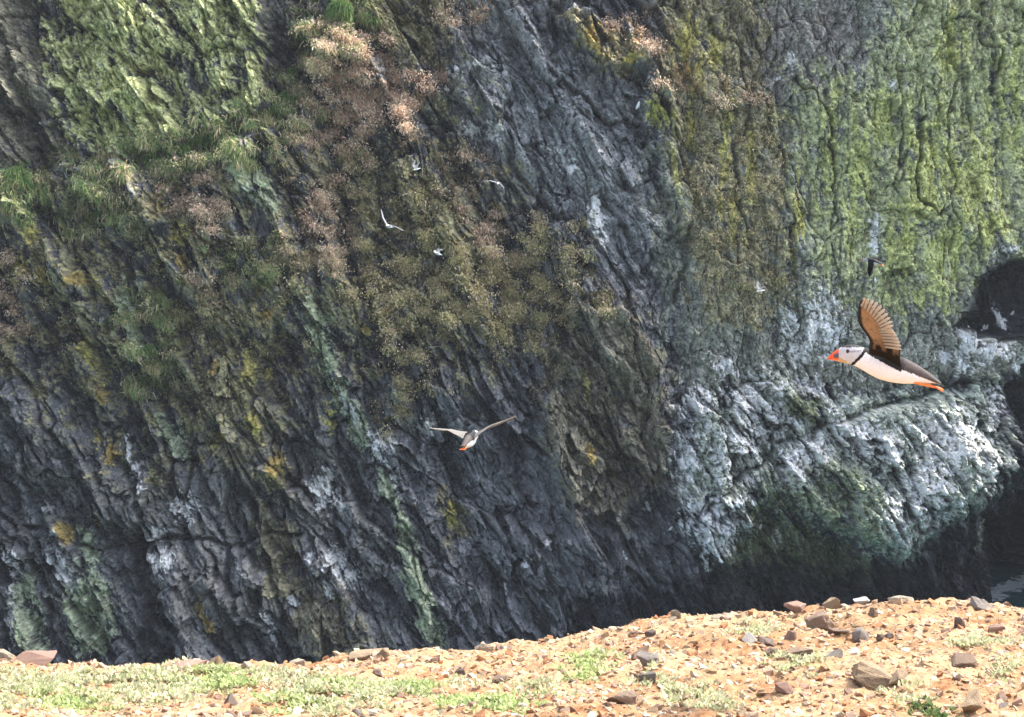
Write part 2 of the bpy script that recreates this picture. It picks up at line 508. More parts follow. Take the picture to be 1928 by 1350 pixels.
# bright lichen, upper left panel and the right-hand wall
UL = [(55, -60), (488, -60), (502, 150), (512, 205), (440, 235), (330, 262), (240, 300), (180, 300), (105, 235), (75, 100)]
paint(zone(UL, 46, .55, .4, ST_R, .35, 1.7, .32, .7), LICHEN, .4)
paint(zone([(140, 140), (260, 120), (300, 200), (200, 300), (120, 250)], 60, .5, .4, ST_L, .4, 1.5, .5, .9) * .5, (.32, .34, .14), .3)
RW = [(1490, 150), (1640, 120), (1720, -60), (2200, -60), (2200, 470), (1870, 490), (1820, 570), (1700, 600), (1560, 560), (1490, 420)]
paint(zone(RW, 110, .5, .35, ST_R, .45, .9, .25, .8) * .85, (.30, .31, .165), .3)
for x, y, rx, ry in [(1735, 330, 60, 190), (1840, 330, 55, 160), (1690, 480, 45, 100), (1780, 470, 60, 60), (1610, 330, 30, 150), (1560, 300, 22, 160),
                     (1790, 90, 40, 80), (1660, 230, 40, 70), (1900, 200, 40, 130), (1745, 560, 40, 60), (1870, 420, 40, 60)]:
    paint(spot(x, y, rx, ry, 4, .6, ST_R, .6, .4, .8) * .7, (.33, .34, .125), .35)
for x, y, rx, ry in [(1290, 80, 26, 60), (1365, 280, 14, 150), (1410, 330, 14, 120), (1345, 90, 26, 60), (1305, 200, 14, 130), (1380, 420, 16, 70), (1500, 420, 16, 120)]:
    paint(spot(x, y, rx, ry, 4, .6, ST_R, .5, .4, .8) * .85, (.27, .25, .075), .3)
paint(spot(1240, 215, 28, 46, -28, .6, None, .3, .4, .8) * .95, (.31, .31, .09), .3)
paint(spot(1275, 330, 10, 80, -8, .5) * .8, (.30, .29, .12), .3)
# pale green ribs
for p in ([(225, 520), (262, 560), (285, 700), (250, 690), (228, 600)], [(575, 540), (620, 600), (640, 700), (600, 690), (580, 620)],
          [(610, 690), (660, 720), (700, 830), (680, 860), (630, 760)], [(690, 850), (740, 900), (800, 1060), (850, 1240), (790, 1200), (740, 1010)],
          [(400, 290), (470, 270), (520, 350), (530, 400), (480, 390)], [(300, 780), (345, 800), (350, 870), (310, 850)],
          [(20, 1090), (70, 1080), (90, 1240), (30, 1240)], [(120, 1100), (165, 1090), (200, 1230), (140, 1230)], [(140, 990), (175, 1000), (230, 1200), (190, 1220)]):
    paint(zone(p, 22, .5, .4, ST_L, .35, 1.2, .3, .7) * .9, PALEG, .3)
# ochre crusts
for x, y, rx, ry, dg in [(165, 655, 14, 70, -28), (195, 740, 12, 30, -20), (208, 855, 20, 34, 0), (65, 435, 16, 30, 0), (150, 525, 22, 16, 30), (185, 530, 8, 26, -30),
                         (485, 545, 26, 18, 30), (500, 590, 20, 26, 0), (480, 800, 14, 40, -18), (520, 880, 24, 30, 0), (390, 1165, 13, 44, -22), (625, 790, 16, 36, -15),
                         (300, 385, 14, 26, 0), (345, 440, 26, 40, 0), (340, 490, 20, 24, 0), (30, 500, 26, 40, 0), (80, 520, 20, 30, -20), (410, 820, 14, 30, 0),
                         (470, 690, 20, 40, -10), (400, 690, 16, 26, 0), (180, 820, 12, 30, -20), (500, 700, 12, 30, 0), (850, 960, 12, 40, 0),
                         (940, 620, 16, 30, -20), (690, 620, 10, 24, -35), (1105, 740, 10, 40, 0), (1112, 850, 12, 24, 0),
                         (130, 1000, 12, 30, -35), (180, 980, 10, 24, -30), (1120, 80, 20, 40, 0), (1190, 110, 20, 20, 0), (1290, 130, 20, 30, 0), (555, 260, 10, 20, 0)]:
    paint(spot(x, y, rx, ry, dg, .7, None, 0, .42, .72, 1.0, .5) * .9, OCHRE if rng.random() < .6 else (.27, .235, .07), .35)
# turf and scrub beds
GRASS_Z = [([(-60, 322), (70, 318), (120, 340), (60, 400), (-60, 400)], 1), ([(110, 300), (240, 300), (235, 440), (130, 430), (100, 350)], .8),
           ([(235, 300), (340, 262), (440, 215), (500, 220), (500, 280), (400, 300), (300, 330)], 1.2), ([(490, 200), (560, 165), (610, 190), (580, 240), (510, 250)], 1),
           ([(590, -60), (690, -60), (690, 40), (640, 120), (600, 140), (570, 170), (575, 80)], 1), ([(420, 480), (500, 470), (520, 540), (470, 540)], .8),
           ([(255, 555), (330, 545), (370, 610), (320, 640), (260, 620)], .8), ([(270, 650), (310, 640), (310, 720), (275, 720)], .8)]
PINK_Z = [([(590, 60), (650, 40), (760, 130), (830, 150), (770, 180), (790, 240), (680, 250), (580, 260), (570, 180)], 1.3), ([(850, 10), (900, 10), (890, 60), (850, 60)], .7),
          ([(1160, 40), (1240, 60), (1230, 90), (1160, 70)], .8), ([(550, 330), (640, 330), (660, 500), (560, 460)], .7), ([(870, 370), (900, 380), (960, 490), (930, 490)], .9),
          ([(-60, 470), (10, 480), (60, 600), (30, 620), (-60, 600)], .8), ([(270, 320), (390, 320), (420, 420), (330, 410)], .8), ([(810, 320), (920, 300), (930, 350), (840, 350)], .6),
          ([(530, 250), (600, 250), (600, 320), (550, 300)], .5), ([(400, 530), (430, 540), (410, 560), (370, 540)], .6), ([(640, 250), (800, 240), (790, 300), (650, 300)], .35),
          ([(1230, 130), (1300, 150), (1440, 165), (1420, 200), (1270, 200), (1220, 160)], .35)]
TAN_Z = [([(690, 450), (800, 430), (870, 480), (850, 540), (870, 620), (790, 640), (700, 570)], 1.1), ([(850, 500), (940, 470), (1060, 520), (1150, 560), (1090, 570), (1050, 560), (1040, 620), (960, 660), (900, 600)], 1.2),
         ([(720, 640), (830, 640), (820, 700), (740, 720)], .9), ([(1000, 420), (1100, 440), (1110, 500), (1040, 520), (980, 470)], .9), ([(700, 765), (760, 760), (760, 800), (710, 800)], .7),
         ([(640, 470), (700, 460), (710, 540), (650, 540)], .5), ([(250, 560), (390, 600), (380, 640), (270, 640)], .6), ([(420, 460), (640, 470), (640, 540), (540, 560), (430, 540)], .6),
         ([(640, 300), (800, 330), (860, 400), (760, 430), (660, 390)], .45), ([(1290, 220), (1480, 220), (1480, 560), (1300, 560)], .28), ([(960, 600), (1060, 610), (1050, 680), (980, 670)], .5)]
MZ_G = np.zeros(SHAPE, F); MZ_P = np.zeros(SHAPE, F); MZ_T = np.zeros(SHAPE, F)
for Z, M in ((GRASS_Z, MZ_G), (PINK_Z, MZ_P), (TAN_Z, MZ_T)):
    for pts, k in Z:
        m = zone(pts, 80, 1.0, .5, ST_L, .45, .6, .45, .9)
        np.maximum(M, m * k, out=M)
MZ_T = np.maximum(MZ_T, .11 * zone([(-60, 330), (600, 260), (700, 300), (1000, 420), (1130, 560), (960, 760), (560, 760), (200, 760), (-60, 660)], 120, .9, .5, ST_L, .5, .6, .55, .9))
paint(np.clip(MZ_T, 0, 1) * sst(NB + NC * .6, -.3, .6) * .5, (.22, .175, .095), .4)
paint(np.clip(MZ_P, 0, 1) * sst(NB + NC * .6, -.5, .5) * .75, (.29, .20, .14), .4)
paint(np.clip(MZ_G, 0, 1) * .75, (.10, .12, .045), .3)
paint(spot(720, 200, 24, 30, 0, .5) * .9, PURP)
paint(spot(748, 235, 14, 14, 0, .4) * .9, PURP)
ALB = ALB * 1.5
# white-washed rock
paint(zone(BUTTRESS, 60, .35, .5, ST_F, .45, 1.1, .28, .72) * .9, (.40, .43, .35), .35)
for x, y, rx, ry, dg in [(1440, 800, 110, 60, -25), (1400, 740, 70, 40, -20), (1520, 740, 60, 40, 30), (1390, 860, 70, 40, -30), (1500, 880, 50, 60, 0), (1540, 850, 60, 60, 30),
                         (1620, 830, 80, 50, 20), (1740, 900, 60, 70, 0), (1790, 830, 90, 60, 0), (1680, 980, 40, 50, 0), (1760, 970, 50, 30, -25), (1860, 880, 30, 60, 0), (1870, 770, 24, 50, 0),
                         (1320, 960, 60, 30, -30), (1340, 1010, 40, 40, 40), (1330, 1050, 14, 36, -30), (1300, 985, 40, 20, -20), (1410, 905, 22, 26, 0),
                         (1500, 640, 40, 60, 0), (1540, 620, 50, 60, 0), (1480, 600, 24, 50, 0), (1560, 570, 26, 30, 0), (1370, 690, 30, 40, 0), (1310, 760, 40, 40, 0), (1290, 850, 30, 60, 0)]:
    paint(spot(x, y, rx, ry, dg, .8, ST_F, .6, .42, .72, 1.3, .7) * .92, GUANO, .2)
for x, y, rx, ry, dg in [(1845, 660, 50, 34, 0), (1820, 625, 20, 18, 0), (1880, 600, 12, 34, -25), (1875, 655, 34, 28, 0), (1915, 690, 14, 24, 0), (1815, 690, 26, 20, 0), (1780, 670, 20, 16, 0),
                         (1648, 430, 12, 34, 0), (1645, 465, 14, 20, 0), (1490, 120, 7, 28, -10), (1465, 145, 9, 10, 0), (1680, 160, 5, 12, -10), (1900, 470, 14, 9, 0),
                         (242, 835, 6, 26, -10), (262, 890, 12, 26, -15), (270, 915, 10, 8, 0), (610, 920, 24, 36, -10), (630, 945, 20, 18, 0), (640, 1060, 26, 34, 0), (660, 1080, 20, 30, 0),
                         (586, 1048, 9, 10, 0), (620, 1110, 14, 26, 0), (110, 1045, 22, 34, -35), (130, 1080, 16, 30, -30), (100, 1000, 16, 9, 0), (90, 957, 12, 10, -30), (20, 1070, 20, 40, 0), (15, 1180, 12, 50, 0),
                         (300, 1005, 16, 16, 0), (310, 1050, 26, 26, 0), (510, 1180, 7, 34, -18), (555, 1130, 12, 9, 30), (450, 1065, 6, 22, -20), (800, 812, 16, 24, -20), (712, 860, 12, 24, -25),
                         (735, 890, 7, 30, -25), (720, 830, 36, 18, 30), (950, 1100, 6, 12, -10), (1180, 1045, 8, 12, -10), (1032, 1024, 8, 9, 0), (990, 1055, 8, 12, 0), (1220, 955, 8, 12, 0),
                         (660, 770, 10, 40, -30), (350, 955, 30, 26, 0), (890, 245, 26, 14, 0), (870, 130, 34, 9, -12), (925, 250, 20, 20, 0), (715, 125, 10, 20, -20), (1060, 300, 40, 16, 35), (1120, 400, 14, 60, -10),
                         (1922, 1045, 9, 16, 0), (1470, 1015, 16, 14, 40), (1860, 1010, 7, 30, 30), (1905, 1030, 12, 30, -30)]:
    big = 1.0 if (x > 1750 and y < 720) or rx * ry < 160 else .85
    paint(spot(x, y, rx * 1.02, ry * 1.05, dg, .8, ST_F, .6, .36, .6, 1.0, .6) * big, GUANO, .2)
# algae-green underside and the wet foot, recess shade painted into its dark rock
paint(zone([(1500, 900), (1560, 840), (1620, 880), (1680, 1040), (1560, 1010), (1440, 960), (1420, 930)], 70, .5, .4, ST_F, .8, .8, .45, .85) * .7, (.20, .235, .10), .3)
paint(zone([(1480, 730), (1550, 750), (1540, 800), (1470, 770)], 30, .5, .4, ST_F, .4, .6, .4, .8) * .9, (.11, .13, .05), .3)
paint(zone([(1390, 985), (1450, 955), (1560, 1010), (1690, 1075), (1660, 1120), (1350, 1150), (1330, 1100)], 60, .3, .3, ST_F, .4, .4, .3, .8) * .65, (.19, .21, .085), .5)
paint(zone([(1080, 1120), (1260, 1090), (1420, 1050), (1560, 1080), (1690, 1070), (1790, 990), (1900, 900), (2300, 850), (2300, 1500), (1000, 1500)], 70, .3, .25, ST_F, .3, .1, .3, .8) * .92, WET_SHADE, .25)
for x, y, rx, ry, dg in [(1320, 960, 60, 26, -30), (1345, 1010, 34, 40, 40), (1330, 1050, 14, 36, -30), (1300, 985, 40, 18, -20), (1410, 905, 24, 26, 0), (1400, 940, 40, 12, -12), (1470, 1015, 18, 14, 40), (1395, 985, 30, 14, 20)]:
    paint(spot(x, y, rx, ry, dg, .9, ST_F, .6, .55, .85, 1.5, .8) * .85, GUANO, .25)
paint(zone(CAVE, 26, .15, .15, None, 0, .1, .4, .8) * .95, (.024, .025, .029), .4)  # cave shade painted in as near-black rock
paint(zone(GAP, 30, .15, .15, None, 0, .1, .4, .8) * .92, WET_SHADE, .2)  # shade of the deep gap painted into the rock colour
paint(spot(1845, 1000, 9, 34, 25, .5, ST_F, .4) * .8, (.25, .27, .18))
paint(sst(-300 - V0, 0, 60).astype(F), (.10, .13, .05))
for x, y, rx, ry, dg in [(1845, 660, 46, 28, 0), (1880, 600, 9, 30, -25), (1915, 690, 12, 20, 0)]:
    paint(spot(x, y, rx, ry, dg, .8, ST_F, .5, .5, .8, 1.0, .5), GUANO, .2)
ALB *= (1 + .30 * ND + .16 * NC + .5 * (TONE - .5))[..., None]
ALB = np.clip(ALB * 1.12, .015, .84)

VM = np.clip(MZ_G + MZ_P + MZ_T, 0, 1)
saw = (QV / 34 + 1.1 * fbm(QU / 60, QV / 60, 3, 501) + .35 * NC * .5 - QU / 60) % 1.0
saw = np.where(saw < .8, saw / .8, (1 - saw) / .2)
SV = streak(40, 75, 15, 371, 4)
H = (H + VM * (13 * SV + 6 * NC + 30 * (saw - .4))).astype(F)
PTS = (CAM[None, None] + FWD * (DIST - H[..., None] * A) + RIGHT * ((U0 - CX) * A)[..., None] + UP * ((CY - V0) * A)[..., None])
nv, nu = SHAPE
idx = np.arange(nv * nu, dtype=np.int32).reshape(SHAPE)
quads = np.stack([idx[:-1, :-1], idx[1:, :-1], idx[1:, 1:], idx[:-1, 1:]], -1).reshape(-1, 4)
cliff_mat = attr_mat("cliff_rock", "albedo", .92, .2, 9.0, .5, 1.5, 1.0, .09)
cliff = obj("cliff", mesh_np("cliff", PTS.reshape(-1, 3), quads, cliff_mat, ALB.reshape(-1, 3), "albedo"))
tag(cliff, "tall dark slate sea cliff streaked with lichen and guano", "cliff", None, "structure")


def on_cliff(px, py, lift=0.0):
    """surface point of the face for growth or birds at this place on it"""
    u, v = px, py
    for _ in range(6):
        i = min(max(int(np.searchsorted(us, u)), 0), nu - 1); j = min(max(int(np.searchsorted(vs, v)), 0), nv - 1)
        k = 1 - H[j, i] * A / DIST
        u, v = CX + (px - CX) * k, CY + (py - CY) * k
    p = PTS[j, i]
    return p - FWD * lift


# ------------------------------------------------------------------ blades of grass and scrub on the ledges
blade_mat = attr_mat("blades", "tint", .9, .1, 3.0, .8, 1.2, 0, 0, translucent=.4)


def grow(name, mask, n_tufts, per, lmin, lmax, width, cols, droop, label, cat, spread=.17):
    p = np.clip(mask, 0, 2) * (np.gradient(us)[None, :] * np.gradient(vs)[:, None])
    p[V0 < -40] = 0; p[U0 < -40] = 0; p[U0 > 1990] = 0
    p = p.ravel() / p.sum()
    ids = rng.choice(len(p), n_tufts, p=p)
    base = PTS.reshape(-1, 3)[ids]
    tone_ = 1 + .4 * np.clip(SV.ravel()[ids], -1, 1)
    tuftcol = np.array(cols)[rng.integers(0, len(cols), n_tufts)] * (rng.uniform(.75, 1.2, n_tufts) * tone_)[:, None]
    tdir = rng.normal(0, .3, (n_tufts, 3)) + np.array([.12, -.55, droop])
    tl = rng.uniform(lmin, lmax, n_tufts)
    B = np.repeat(base, per, 0) + rng.normal(0, spread, (n_tufts * per, 3)) * [1.0, .35, .6]
    D = np.repeat(tdir, per, 0) + rng.normal(0, .38, (n_tufts * per, 3))
    D /= np.linalg.norm(D, axis=1, keepdims=True)
    L = (np.repeat(tl, per) * rng.uniform(.5, 1.25, n_tufts * per))[:, None]
    S = np.cross(D, rng.normal(0, 1, D.shape)); S /= np.linalg.norm(S, axis=1, keepdims=True)
    W = width * rng.uniform(.6, 1.3, (len(B), 1))
    B += FWD * .03
    mid_ = B + D * L * .55
    tip = mid_ + (D * .6 + np.array([0, -.1, -.6])) * L * .5
    V = np.stack([B - S * W, B + S * W, mid_ + S * W * .8, mid_ - S * W * .8, tip], 1).reshape(-1, 3)
    k = np.arange(len(B), dtype=np.int32)[:, None] * 5
    T = np.concatenate([k + [0, 1, 2], k + [0, 2, 3], k + [3, 2, 4]], 1).reshape(-1, 3)
    C = np.repeat(np.repeat(tuftcol, per, 0) * rng.uniform(.75, 1.25, (len(B), 1)), 5, 0)
    o = obj(name, mesh_np(name, V, T, blade_mat, np.clip(C, 0, .9)))
    return tag(o, label, cat, None, "stuff")


VEG = lambda M: M ** 1.4 * (.015 + sst(SV * .8 + NC * .4 + .6 * (saw - .5), .12, .55) ** 1.5)
PINKS = [(.72, .49, .37), (.66, .48, .35), (.52, .38, .26), (.78, .62, .46)]
TANS = [(.62, .49, .29), (.54, .46, .24), (.42, .37, .17), (.66, .50, .36), (.32, .34, .14)]
GREENS = [(.15, .24, .09), (.22, .31, .11), (.42, .42, .20), (.66, .54, .34)]
grow("dry_heather", VEG(MZ_P), 8500, 7, .05, .14, .024, PINKS, -.15, "pinkish dead heather and thrift hanging on the upper cliff ledges", "heather")
grow("cliff_scrub", VEG(MZ_T), 11500, 6, .04, .12, .024, TANS, -.1, "tan and olive scrubby plants on the sloping middle cliff ledges", "scrub")
grow("cliff_grass", VEG(MZ_G), 3800, 9, .12, .38, .013, GREENS, -.5, "long green and straw coloured grass along the upper left ledge", "grass")

# rounded grass tussocks that hang over the ledges one by one
TUSS = [(28, 335, 34, 0, "green tussock at the left edge, start of the grassy ledge"), (78, 338, 26, 1, "straw tussock second from the left edge on the grassy ledge"),
        (142, 292, 24, 1, "straw tussock capping a knob below the lichen panel"), (205, 292, 26, 1, "straw tussock hanging over a dark hollow below the lichen panel"),
        (150, 412, 34, 2, "wide mixed tussock on the lower left ledge"), (195, 405, 24, 2, "smaller mixed tussock right of the wide one on the lower left ledge"),
        (285, 302, 26, 0, "lowest dark green tussock in the row climbing to the right"), (318, 290, 26, 0, "second dark green tussock from the bottom of the climbing row"),
        (345, 282, 24, 0, "third dark green tussock from the bottom of the climbing row"), (375, 262, 30, 0, "large dark green tussock in the middle of the climbing row"),
        (400, 245, 30, 2, "mixed tussock with long hanging hair at the bend of the ledge"), (440, 232, 28, 1, "straw tussock with trailing hair left of a pair of straw tussocks"),
        (470, 225, 26, 1, "left one of two straw tussocks under the lichen panel corner"), (492, 225, 26, 1, "right one of two straw tussocks under the lichen panel corner"),
        (515, 200, 22, 0, "small round green tussock just right of the lichen panel"), (540, 188, 28, 0, "plump green tussock left of the pink heather"),
        (565, 190, 26, 2, "mixed tussock touching the pink heather"), (548, 135, 18, 0, "small green tussock in the dark gully beside the lichen panel"),
        (580, 110, 22, 1, "straw tussock at the upper left corner of the pink heather"), (640, 20, 34, 0, "big green tussock at the top of the picture above the heather"),
        (475, 500, 30, 2, "mixed tussock on the brow above the dark overhang, left of centre"), (300, 570, 26, 2, "mixed tussock on top of the pale green rib"),
        (345, 595, 24, 1, "straw tussock right of the pale green rib"), (262, 590, 18, 1, "thin straw tussock hanging down the pale green rib"),
        (285, 690, 26, 1, "straw tussock below the pale green rib"), (280, 660, 18, 0, "small green tussock between two straw ones on the rib"),
        (345, 320, 24, 2, "mixed tussock under the climbing green row"), (20, 390, 24, 1, "straw tussock under the ledge at the left edge")]
TCOL = [[(.11, .21, .06), (.16, .26, .08), (.24, .30, .11)], [(.58, .46, .28), (.44, .38, .19), (.20, .25, .09)], [(.25, .31, .11), (.42, .38, .19), (.16, .25, .08)]]


def tussock_mesh(kind, seed):
    r = np.random.default_rng(seed)
    n = 520
    az = r.uniform(0, 2 * math.pi, n); el = np.arccos(r.uniform(-.2, 1, n))
    nrm = np.stack([np.cos(az) * np.sin(el), np.sin(az) * np.sin(el) * .8, np.cos(el)], 1)
    B = nrm * .42 * r.uniform(.75, 1, (n, 1))
    D = nrm + np.array([0, -.25, -.35]) + r.normal(0, .25, (n, 3)); D /= np.linalg.norm(D, axis=1, keepdims=True)
    L = r.uniform(.35, .75, (n, 1))
    S = np.cross(D, r.normal(0, 1, D.shape)); S /= np.linalg.norm(S, axis=1, keepdims=True)
    mid_ = B + D * L * .5; tip = mid_ + (D * .4 + np.array([0, -.1, -.9])) * L * .6
    W = .028
    V = np.stack([B - S * W, B + S * W, mid_ + S * W * .8, mid_ - S * W * .8, tip], 1).reshape(-1, 3)
    k = np.arange(n, dtype=np.int32)[:, None] * 5
    T = np.concatenate([k + [0, 1, 2], k + [0, 2, 3], k + [3, 2, 4]], 1).reshape(-1, 3)
    pal = np.array(TCOL[kind])
    C = pal[r.integers(0, 3, n)] * r.uniform(.75, 1.2, (n, 1))
    if kind == 1:                       # straw skirts, greener crowns
        C = np.where((nrm[:, 2:3] > .55) & (r.random((n, 1)) < .6), np.array([.12, .16, .05]), C)
    C = np.repeat(C, 5, 0)
    return mesh_np("tussock", V, T, blade_mat, C)


TM = [[tussock_mesh(k, 40 + k * 5 + i) for i in range(2)] for k in range(3)]
for n, (x, y, w, kd, lab) in enumerate(TUSS):
    o = obj("grass_tussock", TM[kd][n % 2])
    o.location = on_cliff(x, y, .05)
    s = w * A * 1.1
    o.scale = (s, s * .8, s * random.uniform(.8, 1.2)); o.rotation_euler = (0, random.uniform(-.3, .3), random.uniform(-.8, .8))
    tag(o, lab, "grass tussock", "grass tussocks hanging on the cliff ledges")

# ------------------------------------------------------------------ sea
sea_m, nt, b = new_mat("sea_water", .3, .4)
b.inputs["Base Color"].default_value = (.035, .095, .105, 1)
tc = nt.nodes.new("ShaderNodeTexCoord")
nz = nnode(nt, "ShaderNodeTexNoise", Scale=.9, Detail=6.0, Roughness=.6)
nt.links.new(tc.outputs["Object"], nz.inputs["Vector"])
bump(nt, b, nz.outputs[0], .7, .5)
sea = obj("sea", mesh_np("sea", np.array([[-3000, -3000, 0], [3000, -3000, 0], [3000, 3000, 0], [-3000, 3000, 0]]), np.array([[0, 1, 2, 3]]), sea_m))
tag(sea, "dark green sea at the foot of the cliff", "sea", None, "structure")

# broken foam where the swell meets the rocks
FV, FFc = [], []
for k in range(260):
    f = rng.random(); px_, py_ = 1862 + 90 * f + rng.normal(0, 5), 1122 - 42 * f + rng.normal(0, 5) + 12 * rng.random() ** 3
    d_ = FWD + RIGHT * ((px_ - CX) * K) + UP * ((CY - py_) * K)
    q_ = CAM + d_ * (CAMZ / -d_[2])
    n_ = len(FV); r_ = rng.uniform(.05, .28)
    for a_ in np.sort(rng.uniform(0, 6.28, 5)):
        FV.append((q_[0] + math.cos(a_) * r_ * rng.uniform(.6, 1.6), q_[1] + math.sin(a_) * r_ * rng.uniform(.6, 1.3), .03 + .004 * k % .05))
    FFc.append([n_, n_ + 1, n_ + 2, n_ + 3, n_ + 4])
foam = obj("sea_foam", mesh_np("sea_foam", np.array(FV), np.array(FFc), tint_mat("foam", (.75, .78, .78), .8, .2, 6, .8, 1.1, 0, 0)))
tag(foam, "broken white foam along the waterline at the right edge", "foam", None, "stuff")

# ------------------------------------------------------------------ the stony headland in front
SKX = [-300, 0, 60, 130, 240, 310, 420, 560, 640, 700, 790, 860, 905, 980, 1050, 1150, 1270, 1350, 1420, 1500, 1560, 1620, 1690, 1750, 1850, 1930, 2300]
SKY_ = [1232, 1232, 1236, 1246, 1258, 1252, 1252, 1248, 1238, 1228, 1228, 1232, 1220, 1210, 1200, 1185, 1162, 1156, 1150, 1146, 1140, 1134, 1126, 1128, 1134, 1146, 1165]


def ratio(py):
    tt = (CY - py) * K
    return (-math.sin(PITCH) + math.cos(PITCH) * tt) / (math.cos(PITCH) + math.sin(PITCH) * tt)


Y0 = 4.8
R0 = ratio(1350)


def edge_y(x):
    return 6.8 + .18 * np.clip(x, -6, 6) + .12 * np.sin(x * 2.1 + 1)


def ground_z(x, y, rough=True):
    x = np.asarray(x, F); y = np.asarray(y, F)
    ye = edge_y(x)
    px = CX + x / (1.034 * ye * K)
    ze = ye * ratio(np.interp(px, SKX, SKY_))
    z0 = Y0 * R0 + 0 * x
    sl = (ze - z0) / (ye - Y0)
    z = z0 + sl * (y - Y0)
    yb = np.clip(3.4 - y, 0, 1e3)
    z = np.where(y < 3.4, z0 + sl * (3.4 - Y0) - sl * 1.2 * (1 - np.exp(-yb / 1.2)) * .6, z)
    z = np.where(y < 3.4, np.minimum(z, -1.2), z)
    d = np.clip(y - ye, 0, 1e3)
    z = z - .9 * d - 1.2 * d * d
    side = np.clip(np.abs(x) - 25, 0, 500)
    if rough:
        z = z + .022 * fbm(x * 2.2, y * 2.2, 4, 401) + .015 * fbm(x * 12, y * 12, 4, 411)
    return np.maximum(z, -24.0)


gx = axis(-120, -2.7, 3.3, 120, .0125, 1.5)
gy = np.concatenate([np.arange(-200, 0, 4), np.arange(0, 4.4, .2), np.arange(4.4, 8.4, .0125), np.arange(8.4, 14, .4)]).astype(F)
GXX, GYY = np.meshgrid(gx, gy)
GZ = ground_z(GXX, GYY)
gi = np.arange(GXX.size, dtype=np.int32).reshape(GXX.shape)
gq = np.stack([gi[:-1, :-1], gi[:-1, 1:], gi[1:, 1:], gi[1:, :-1]], -1).reshape(-1, 4)
s1 = sst(fbm(GXX * 1.3, GYY * 2.0, 4, 421), -.5, .6)[..., None]
soil = np.array([.36, .205, .105]) * (1 - s1) + np.array([.46, .30, .17]) * s1
s2 = sst(fbm(GXX * 6, GYY * 9, 4, 431), .15, .7)[..., None]
soil = soil * (1 - s2 * .55) + np.array([.36, .14, .055]) * s2 * .55
soil = soil * (1 + .25 * fbm(GXX * 30, GYY * 30, 3, 441))[..., None]
lowrock = sst(-GZ, 3.2, 5)[..., None]
soil = soil * (1 - lowrock) + np.array([.14, .13, .12]) * lowrock
ground_mat = attr_mat("stony_soil", "tint", .95, .1, 60, .75, 1.25, .6, .01)
gv = np.stack([GXX, GYY, GZ + CAMZ], -1).reshape(-1, 3)
ground = obj("ground", mesh_np("ground", gv, gq, ground_mat, np.clip(soil * .82, .02, .8).reshape(-1, 3)))
tag(ground, "dry orange stony ledge in full sun", "ground", None, "structure")


def ray(px, py):
    d = FWD + RIGHT * ((px - CX) * K) + UP * ((CY - py) * K)
    return d


def ground_hit(px, py):
    """point of the ledge surface at this bearing"""
    d = ray(px, py)
    s_ = np.linspace(4.3, 8.4, 500)
    P = d[None] * s_[:, None]
    g = ground_z(P[:, 0], P[:, 1])
    below = np.nonzero(P[:, 2] <= g)[0]
    if len(below) and P[below[0], 1] <= edge_y(P[below[0], 0]) + .1:
        q = P[below[0]]
    else:
        k = np.argmin(np.abs(P[:, 1] - (edge_y(P[:, 0]) - .04)))
        q = P[k]
    return np.array([q[0], q[1], float(ground_z(q[0], q[1])) + CAMZ]), float(np.dot(q, FWD))


def rock_mesh(seed, npts=18, squash=(1, .8, .6), sub=0, slab=.0):
    """angular broken stone with its base at z = 0, about one unit wide"""
    r = random.Random(seed)
    bm = bmesh.new()
    for _ in range(npts):
        v = Vector((r.gauss(0, 1), r.gauss(0, 1), r.gauss(0, 1))).normalized()
        m = max(abs(v.x), abs(v.y), abs(v.z))
        v = v.lerp(v / m, .55 + slab) * r.uniform(.82, 1)
        bm.verts.new((v.x * .5 * squash[0], v.y * .5 * squash[1], v.z * .5 * squash[2]))
    res = bmesh.ops.convex_hull(bm, input=bm.verts)
    bmesh.ops.delete(bm, geom=[g for g in res["geom_interior"] if isinstance(g, bmesh.types.BMVert)], context='VERTS')
    if sub:
        bmesh.ops.bevel(bm, geom=bm.edges[:], offset=.018, segments=1, affect='EDGES', clamp_overlap=True)
        bmesh.ops.triangulate(bm, faces=bm.faces)
        for _ in range(sub):
            bmesh.ops.subdivide_edges(bm, edges=bm.edges[:], cuts=1, use_grid_fill=True)
        bm.verts.ensure_lookup_table()
        co = np.array([v.co for v in bm.verts])
        n = fbm(co[:, 0] * 4 + co[:, 2] * 3 + seed, co[:, 1] * 4 - co[:, 2] * 5, 5, seed % 50, .6) * .05
        for v, q in zip(bm.verts, n):
            v.co *= 1 + float(q) * 1.6
    lo = min(v.co.z for v in bm.verts)
    for v in bm.verts:
        v.co.z -= lo
    me = bpy.data.meshes.new("stone"); bm.to_mesh(me); bm.free()
    return me


STONE = {n: tint_mat("stone_" + n, c, .9, .15, 45, .5, 1.45, 1.0, .012, .15) for n, c in
         dict(buff=(.42, .31, .20), cream=(.52, .44, .33), pink=(.40, .26, .20), rust=(.36, .15, .06), brown=(.36, .26, .19), grey=(.32, .28, .24), dark=(.26, .20, .165), white=(.70, .67, .60)).items()}
